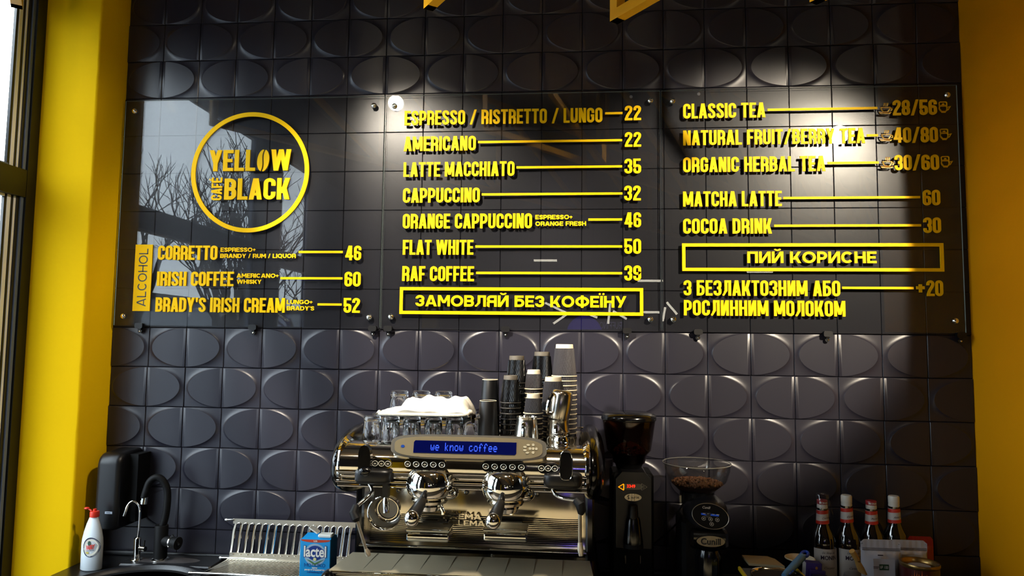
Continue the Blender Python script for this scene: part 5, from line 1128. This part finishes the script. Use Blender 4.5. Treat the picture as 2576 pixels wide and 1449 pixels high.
# pouches
def pouch(px0, px1, ptop, Y, label, m, words, zipz=True, slant=0, name='pouch'):
    a = at(px0, 1420, Y=Y); b_ = at(px1, 1420, Y=Y); zt = at((px0+px1)/2, ptop, Y=Y).z; x0, x1 = a.x, b_.x; t = thing(name, label, 'pouch', ((x0+x1)/2, Y+.02, CZ)); nx, nz = 22, 30; r = random.Random(int(px0)); vs = []
    for sd in (-1, 1):
        for j in range(nz+1):
            for i in range(nx+1):
                u, v = i/nx, j/nz; th = (.028*(1-v)**.8+.0015)*sin(pi*u)**.6 if v < .82 else .0015
                cr_ = .0022*sin(u*14+v*9+px0)*sin(v*6)*sin(pi*u) if v < .8 else .0008*sin(u*40+px0)
                x = x0+(x1-x0)*u; z = CZ+.0005+(zt-CZ)*v
                if v > .94 and (u < .09 or u > .91): z -= (.09-min(u, 1-u))*.10
                vs.append((x+slant*v, Y+sd*(th+cr_*(sd < 0)), z))
    n = (nx+1)*(nz+1); fs = []
    for sd in (0, 1):
        for j in range(nz):
            for i in range(nx): k_ = sd*n+j*(nx+1)+i; f = (k_, k_+1, k_+nx+2, k_+nx+1); fs.append(f if sd == 0 else f[::-1])
    for j in range(nz): k_ = j*(nx+1); fs += [(k_, k_+nx+1, n+k_+nx+1, n+k_), (k_+nx, n+k_+nx, n+k_+2*nx+1, k_+2*nx+1)]
    for i in range(nx): fs += [(i, n+i, n+i+1, i+1), (nz*(nx+1)+i, nz*(nx+1)+i+1, n+nz*(nx+1)+i+1, n+nz*(nx+1)+i)]
    MB().add(vs, fs).build('pouch_body', m, t, ang=80)
    if zipz: zz_ = CZ+(zt-CZ)*.855; MB().box(x0+.004, x1-.003, Y-.0042, Y-.001, zz_-.003, zz_).box(x0+.004, x1-.003, Y-.0042, Y-.001, zz_+.003, zz_+.0045).build('zip_seal', mat('pouch zip', '77757d', .4), t)
    return t, x0, x1, zt
PM = mat('matt white pouch foil', 'b4b5c0', .38, .15, bump=.3, bscale=14); PR = mat('dark red foil', '8c120c', .4)
t, x0, x1, zt = pouch(2288, 2352, 1350, -.12, 'dark red foil pouch behind the two white pouches', PR, '', False, -.004)
t, x0, x1, zt = pouch(2236, 2333, 1359, -.165, 'white foil pouch standing behind, on the right', PM, '')
MB().box(x0+.028, x0+.092, -.193, -.1925, CZ+.07, CZ+.15).build('paper_label', mat('beige label', 'a39a8e', .5), t); MB().box(x0+.036, x0+.084, -.1935, -.193, CZ+.128, CZ+.1315).box(x0+.052, x0+.070, -.1935, -.193, CZ+.118, CZ+.1195).build('faded_print', INK, t)
t, x0, x1, zt = pouch(2166, 2266, 1358, -.215, 'white foil pouch in front with a green No 100 tag', PM, '')
xm = (x0+x1)/2; MB().box(xm-.036, xm+.028, -.2495, -.249, CZ+.0, CZ+.150).build('paper_label', mat('pale label paper', 'a9a6ae', .5), t)
q = at(2224, 1427, Y=-.25); MB().box(q.x-.014, q.x+.014, -.2505, -.2498, q.z-.0085, q.z+.0085).build('green_tag', mat('green tag', '1c3a22', .5), t)
s = MB(); text_on(s, '№ 100', lambda a, b_: (q.x+a, -.2508, q.z-.0045+b_), .012, bold=.0002, width=.024); s.build('tag_lettering', NW, t)
q = at(2215, 1397, Y=-.25); MB().box(q.x-.008, q.x+.008, -.2500, -.2495, q.z-.0015, q.z+.0015).box(q.x-.022, q.x-.006, -.2500, -.2495, q.z-.036, q.z-.0345).box(q.x-.022, q.x-.008, -.2500, -.2495, q.z-.040, q.z-.0385).build('faded_print', INK, t)
# gold rimmed tin
q = at(2313, 1415, Y=-.27); tr = .0555; tz = q.z
t = thing('tea_tin', 'dark red printed tin with gold rim and white inner lid', 'tin', (q.x, -.27, CZ))
MB().lathe([(tr-.001, 0), (tr-.001, tz-CZ-.006)], 40, (q.x, -.27, CZ), cap=False).build('tin_body', mat('maroon tin print', '3a0f10', .3, spec=.6, var=.6, vscale=14), t, ang=60)
GOLD = mat('gold lacquer', '8f7444', .28, .9); MB().lathe([(tr-.001, -.010), (tr+.001, -.007), (tr+.0012, -.001), (tr, .002), (tr-.003, .002), (tr-.007, -.002), (tr-.010, -.010), (0, -.010)], 40, (q.x, -.27, tz), cap=False).build('gold_rim', GOLD, t, ang=50)
MB().lathe([(0, .0012), (.030, .0012), (.031, 0)], 30, (q.x, -.27, tz-.010)).build('inner_seal', mat('white seal', '8f8d93', .7, bump=.3, bscale=500), t)
s = MB(); 
for k in range(7): a0 = -.9+k*.12; s.add([(q.x+tr*sin(a), -.27-tr*cos(a)-.0004, tz+z) for a, z in ((a0, -.06), (a0+.05, -.03-.012*sin(k*1.7)), (a0+.10, -.016-.01*cos(k*2.3)), (a0+.13, -.04), (a0+.12, -.06))], [(0, 1, 2, 3, 4)])
s.build('flame_print', mat('orange flame print', 'a2481a', .35), t)
# wine glass with bamboo whisk
q = at(2150, 1432, Y=-.30); gx = q.x
t = thing('round_wine_glass', 'round clear glass holding a whisk in front of the bottles', 'glass', (gx, -.30, CZ))
zb = CZ; MB().lathe([(.03, .001), (.031, .003), (.006, .006), (.004, .012), (.004, .04), (.012, .046), (.030, .060), (.037, .082), (.034, .104), (.030, .116), (.0293, .116), (.033, .103), (.036, .082), (.029, .061), (.011, .0475), (0, .047)], 36, (gx, -.30, CZ), cap=False).build('bowl', CLG, t, ang=70)
w = thing('bamboo_whisk', 'pale bamboo tea whisk leaning in the round glass', 'whisk', (gx, -.30, CZ+.06)); BAM = mat('bamboo', 'b28b4c', .5, bump=.2, bscale=120, bstretch=(8, 8, 1))
h0, h1, h2 = at(2143, 1386, Y=-.32), at(2156, 1408, Y=-.31), at(2170, 1440, Y=-.30)
MB().tube([h0, h1], .0085, 18).build('handle', BAM, w); d_ = (h2-h1); s = MB()
u_ = Vector((1, 0, -.4)).normalized(); v_ = d_.normalized().cross(u_)
for i in range(26): a = 2*pi*i/26; e = (u_*cos(a)+v_*sin(a)); s.tube([h1+e*.0075, h1+d_*.5+e*.0125, h1+d_*1.0+e*.0135], .0011, 5)
s.build('tines', BAM, w); MB().tube([h1+(u_*cos(a)+v_*sin(a))*.0092+d_*.05 for a in [2*pi*i/20 for i in range(20)]], .0009, 5, closed=True).build('thread_ring', INK, w)
# caddy with steel tub, cloth, brush
q0, q1 = at(1856, 1424, Y=-.36), at(2020, 1424, Y=-.36); zc = at(1935, 1430, Y=-.42).z
t = thing('knock_box', 'black and yellow edged box with an oval steel tub', 'box', ((q0.x+q1.x)/2, -.46, CZ)); YS = mat('yellow edge strip', 'c9ac10', .5)
xa, xb, ya, yb = q0.x+.004, q1.x-.018, -.56, -.36; zT = q0.z
MB().bbox(xa, xb, ya, yb, CZ, zT-.004, .004).build('box_body', BLS, t)
for x in (xa, xb): MB().bbox(x-.004, x+.004, ya, yb, zT-.012, zT, .002).build('yellow_edge', YS, t)
cx_, cy2 = (xa+xb)/2+.006, -.455; s = MB(); n = 40
out = superell(cx_, cy2, .072, .082, .7, n)
prof = [(1.04, -.001), (1.03, .003), (1.0, .004), (.97, .002), (.95, -.012)]
vs = [(cx_+(x-cx_)*k, cy2+(y-cy2)*k, zT+z) for k, z in prof for x, y in out]; fs = [(j*n+i, j*n+(i+1) % n, (j+1)*n+(i+1) % n, (j+1)*n+i) for j in range(4) for i in range(n)]
s.add(vs, fs).build('steel_tub', CHR2, t, ang=60); s = MB(); s.add([(cx_+(x-cx_)*.95, cy2+(y-cy2)*.95, zT-.003) for x, y in out], [tuple(range(n))]).build('ground_coffee', mat('coffee grounds', '140c08', .9, bump=.6), t)
f0 = at(1868, 1398, Y=-.27); f1 = at(1974, 1428, Y=-.33)
t = thing('paper_pad', 'stack of folded cream napkins leaning behind the steel tub', 'napkins', (f0.x+.05, -.28, CZ))
corner = [at(1866, 1396, Y=-.22), at(1930, 1399, Y=-.22), at(1950, 1406, Y=-.24), at(1974, 1424, Y=-.34), at(1884, 1417, Y=-.34)]
zmin = .006
NAP = mat('cream napkin', 'b5a683', .75)
for k, nm in enumerate(('top_napkin', 'napkin')):
    s = MB(); top_ = [c-Vector((0, 0, .0035*k)) for c in corner]; s.add([tuple(c) for c in top_]+[tuple(c-Vector((0, 0, .003))) for c in top_], [(0, 1, 2, 3, 4), (9, 8, 7, 6, 5)]+[(i, (i+1) % 5, 5+(i+1) % 5, 5+i) for i in range(5)]); s.build(nm, NAP, t)
s = MB(); lowp = [c-Vector((0, 0, .008)) for c in corner]; s.add([tuple(c) for c in lowp]+[(c.x, c.y, CZ) for c in lowp], [(0, 1, 2, 3, 4), (9, 8, 7, 6, 5)]+[(i, (i+1) % 5, 5+(i+1) % 5, 5+i) for i in range(5)]).build('napkin_holder', BLS, t)
t = thing('cleaning_brush', 'blue handled brush leaning in the steel tub', 'brush', (cx_+.05, -.42, zT)); b0, b1_ = at(1978, 1443, Y=-.43), at(2033, 1385, Y=-.33); d = b1_-b0
LB = mat('pale blue plastic', '4d7da6', .4); DB = mat('deep blue plastic', '0a3fae', .4)
MB().tube([b0-d*.1, b0, b0+d*.35, b0+d*.72], [.008, .0095, .011, .0115], 16).build('handle', LB, t, ang=60)
u_ = Vector((1, 0, 0)); u_ = (u_-d.normalized()*u_.dot(d.normalized())).normalized(); c0 = b0+d*.84
MB().tube([c0+d.normalized()*.0145*cos(a)+u_*.0085*sin(a) for a in [2*pi*i/24 for i in range(24)]], .0045, 10, closed=True).build('hanging_loop', DB, t)
for i in range(4): c1 = b0+d*(.03+.05*i); MB().tube([c1-u_*.0082+Vector((0, -.007, .002)), c1+u_*.0082+Vector((0, -.007, .002))], .0014, 6).build('grip_ridge', DB, t)
q = at(2012, 1404, Y=-.20); t = thing('paper_cup', 'open black paper cup with cream rim beside the syrup bottles', 'paper cup', (q.x, -.20, CZ)); hz_ = q.z-CZ
MB().lathe([(.028, .0), (.0435, hz_-.002)], 36, (q.x, -.20, CZ), cap=False).build('cup_body', CUPB, t, ang=60); MB().tube([(q.x+.0442*cos(a), -.20+.0442*sin(a), CZ+hz_) for a in [2*pi*i/36 for i in range(36)]], .0022, 8, closed=True).build('rim', CREAM, t)
MB().lathe([(.0425, hz_-.001), (.036, hz_-.022)], 36, (q.x, -.20, CZ), cap=False).build('cup_lining', CREAM, t, ang=60); MB().lathe([(.0385, hz_-.016), (0, hz_-.016)], 30, (q.x, -.20, CZ), cap=False).build('brown_contents', mat('brown sugar', '8a6a40', .8), t)
q0 = at(2018, 1417, Y=-.30); t = thing('tea_box', 'purple tea packet box with gold seal in a black bowl', 'tea box', (q0.x+.02, -.29, CZ+.01)); PUR = mat('purple card', '2c1a66', .45)
Mb = Matrix.Translation((q0.x+.024, -.285, CZ+.012)) @ Matrix.Rotation(radians(4), 4, 'Y'); hb = q0.z-CZ-.010
MB().bbox(-.022, .026, -.015, .015, 0, hb, .001, M=Mb).build('card_box', PUR, t); MB().box(-.0225, -.0215, -.0145, .0145, 0, hb-.001, M=Mb).build('box_side', NW, t); MB().prism(superell(.010, hb-.014, .0038, .0045, .9, 16), -.0156, -.0151, M=Mb).build('gold_seal', mat('seal print', '9a6a2c', .4), t)
MB().bbox(-.012, .034, -.026, -.017, 0, hb-.018, .001, M=Mb).build('sachet', PUR, t); MB().bbox(-.008, .036, -.034, -.027, 0, hb-.028, .001, M=Mb).build('sachet', mat('dark purple card', '1a1044', .45), t)
t = thing('black_bowl', 'small black bowl holding the purple tea packets', 'bowl', (q0.x+.024, -.285, CZ)); MB().lathe([(.0, .0), (.030, .0), (.040, .02), (.046, hb-.030), (.0445, hb-.030), (.038, .021), (.028, .008), (0, .008)], 32, (q0.x+.03, -.295, CZ), cap=False).build('bowl_shell', BLS, t, ang=60)

# ------------------------------------------------------------ far room, seen only as reflections
t = thing('yellow_column', 'yellow column across the room, mirrored low in the middle menu panel', 'column', (.62, -4.2, 0)); q = at(1084, 720, Y=4.1); MB().bbox(q.x-.075, q.x+.075, -4.25, -4.1, 0, 2.36, .005).build('shaft', YEL, t)
PLC = ['left one under the middle panel prices', 'level one under the price 39', 'long slanted one low in the middle panel, leftmost', 'short rising one low in the middle panel', 'upright one near the foot of the text frame', 'slanted one right of the upright one', 'level one at the right end of the frame', 'falling one in the tea panel corner', 'upright one in the tea panel corner', 'level one under the ПИЙ КОРИСНЕ frame', 'short level one left of the price +20', 'small slanted one between the two long ones']
r = random.Random(2); LL = mat('lit tube', 'ffffff', .4, emi='fff6e0', es=12)
for i, (px, py, l_, an) in enumerate(((1372, 655, .30, 0), (1636, 706, .32, 0), (1402, 776, .35, -25), (1412, 800, .25, 35), (1533, 785, .30, 85), (1560, 792, .2, -30), (1640, 785, .2, 0), (1692, 775, .2, -50), (1672, 790, .18, 80), (1915, 682, .32, 0), (2294, 713, .16, 0), (1492, 794, .12, -20))):
    q = at(px, py, Y=6.5); a = radians(an); q = Vector((q.x, -6.55-.08*i/12, q.z)); dv = Vector((cos(a), 0, sin(a)))*l_/2
    t = thing('pendant_tube', 'white tube lamp mirrored as the '+PLC[i], 'pendant lamp', tuple(q), 'white tube lamps mirrored in the panels'); MB().tube([q-dv, q+dv], .014, 8).build('tube', LL, t); MB().tube([q, (q.x, q.y, RZ1)], .003, 5).build('cord', FRB, t)
t = thing('shop_sign', 'dim RUFFINO sign across the room, mirrored at the foot of the middle panel', 'sign', (1.7, -7.9, 1.8)); qa, qb = at(1509, 830, Y=7.8), at(1565, 830, Y=7.8)
MB().bbox(qa.x-.1, qb.x+.1, -7.98, -7.90, qa.z-.05, qa.z+.25, .01).build('sign_board', BLM, t); s = MB(); word_flat(s, 'RUFFINO', qa.x, qb.x, .10, lambda x, y, d: (qa.x+qb.x-(qa.x+qb.x-x), -7.893, y), 'L', oy=qa.z+.02)
xm = (qa.x+qb.x)/2
s = MB(); word_flat(s, 'RUFFINO', qa.x, qb.x, .10, lambda x, y, d: (2*xm-x, -7.893, y), 'L', oy=qa.z+.02); s.build('sign_lettering', mat('dim lit letters', 'a8a6d8', .5, emi='a8a6d8', es=.8), t)
q = at(1470, 822, Y=7.6); t = thing('purple_lamp', 'purple lit shade across the room, mirrored at the foot of the middle panel', 'lamp', (q.x, -7.6, q.z-.2)); MB().ell((q.x, -7.65, q.z-.12), .26, .08, .28, 24, 14).build('shade', mat('purple glow', '6a55e0', .5, emi='5a48e0', es=1.6), t); MB().tube([(q.x, -7.65, 0), (q.x, -7.65, q.z-.3)], .02, 8).build('stem', FRB, t)
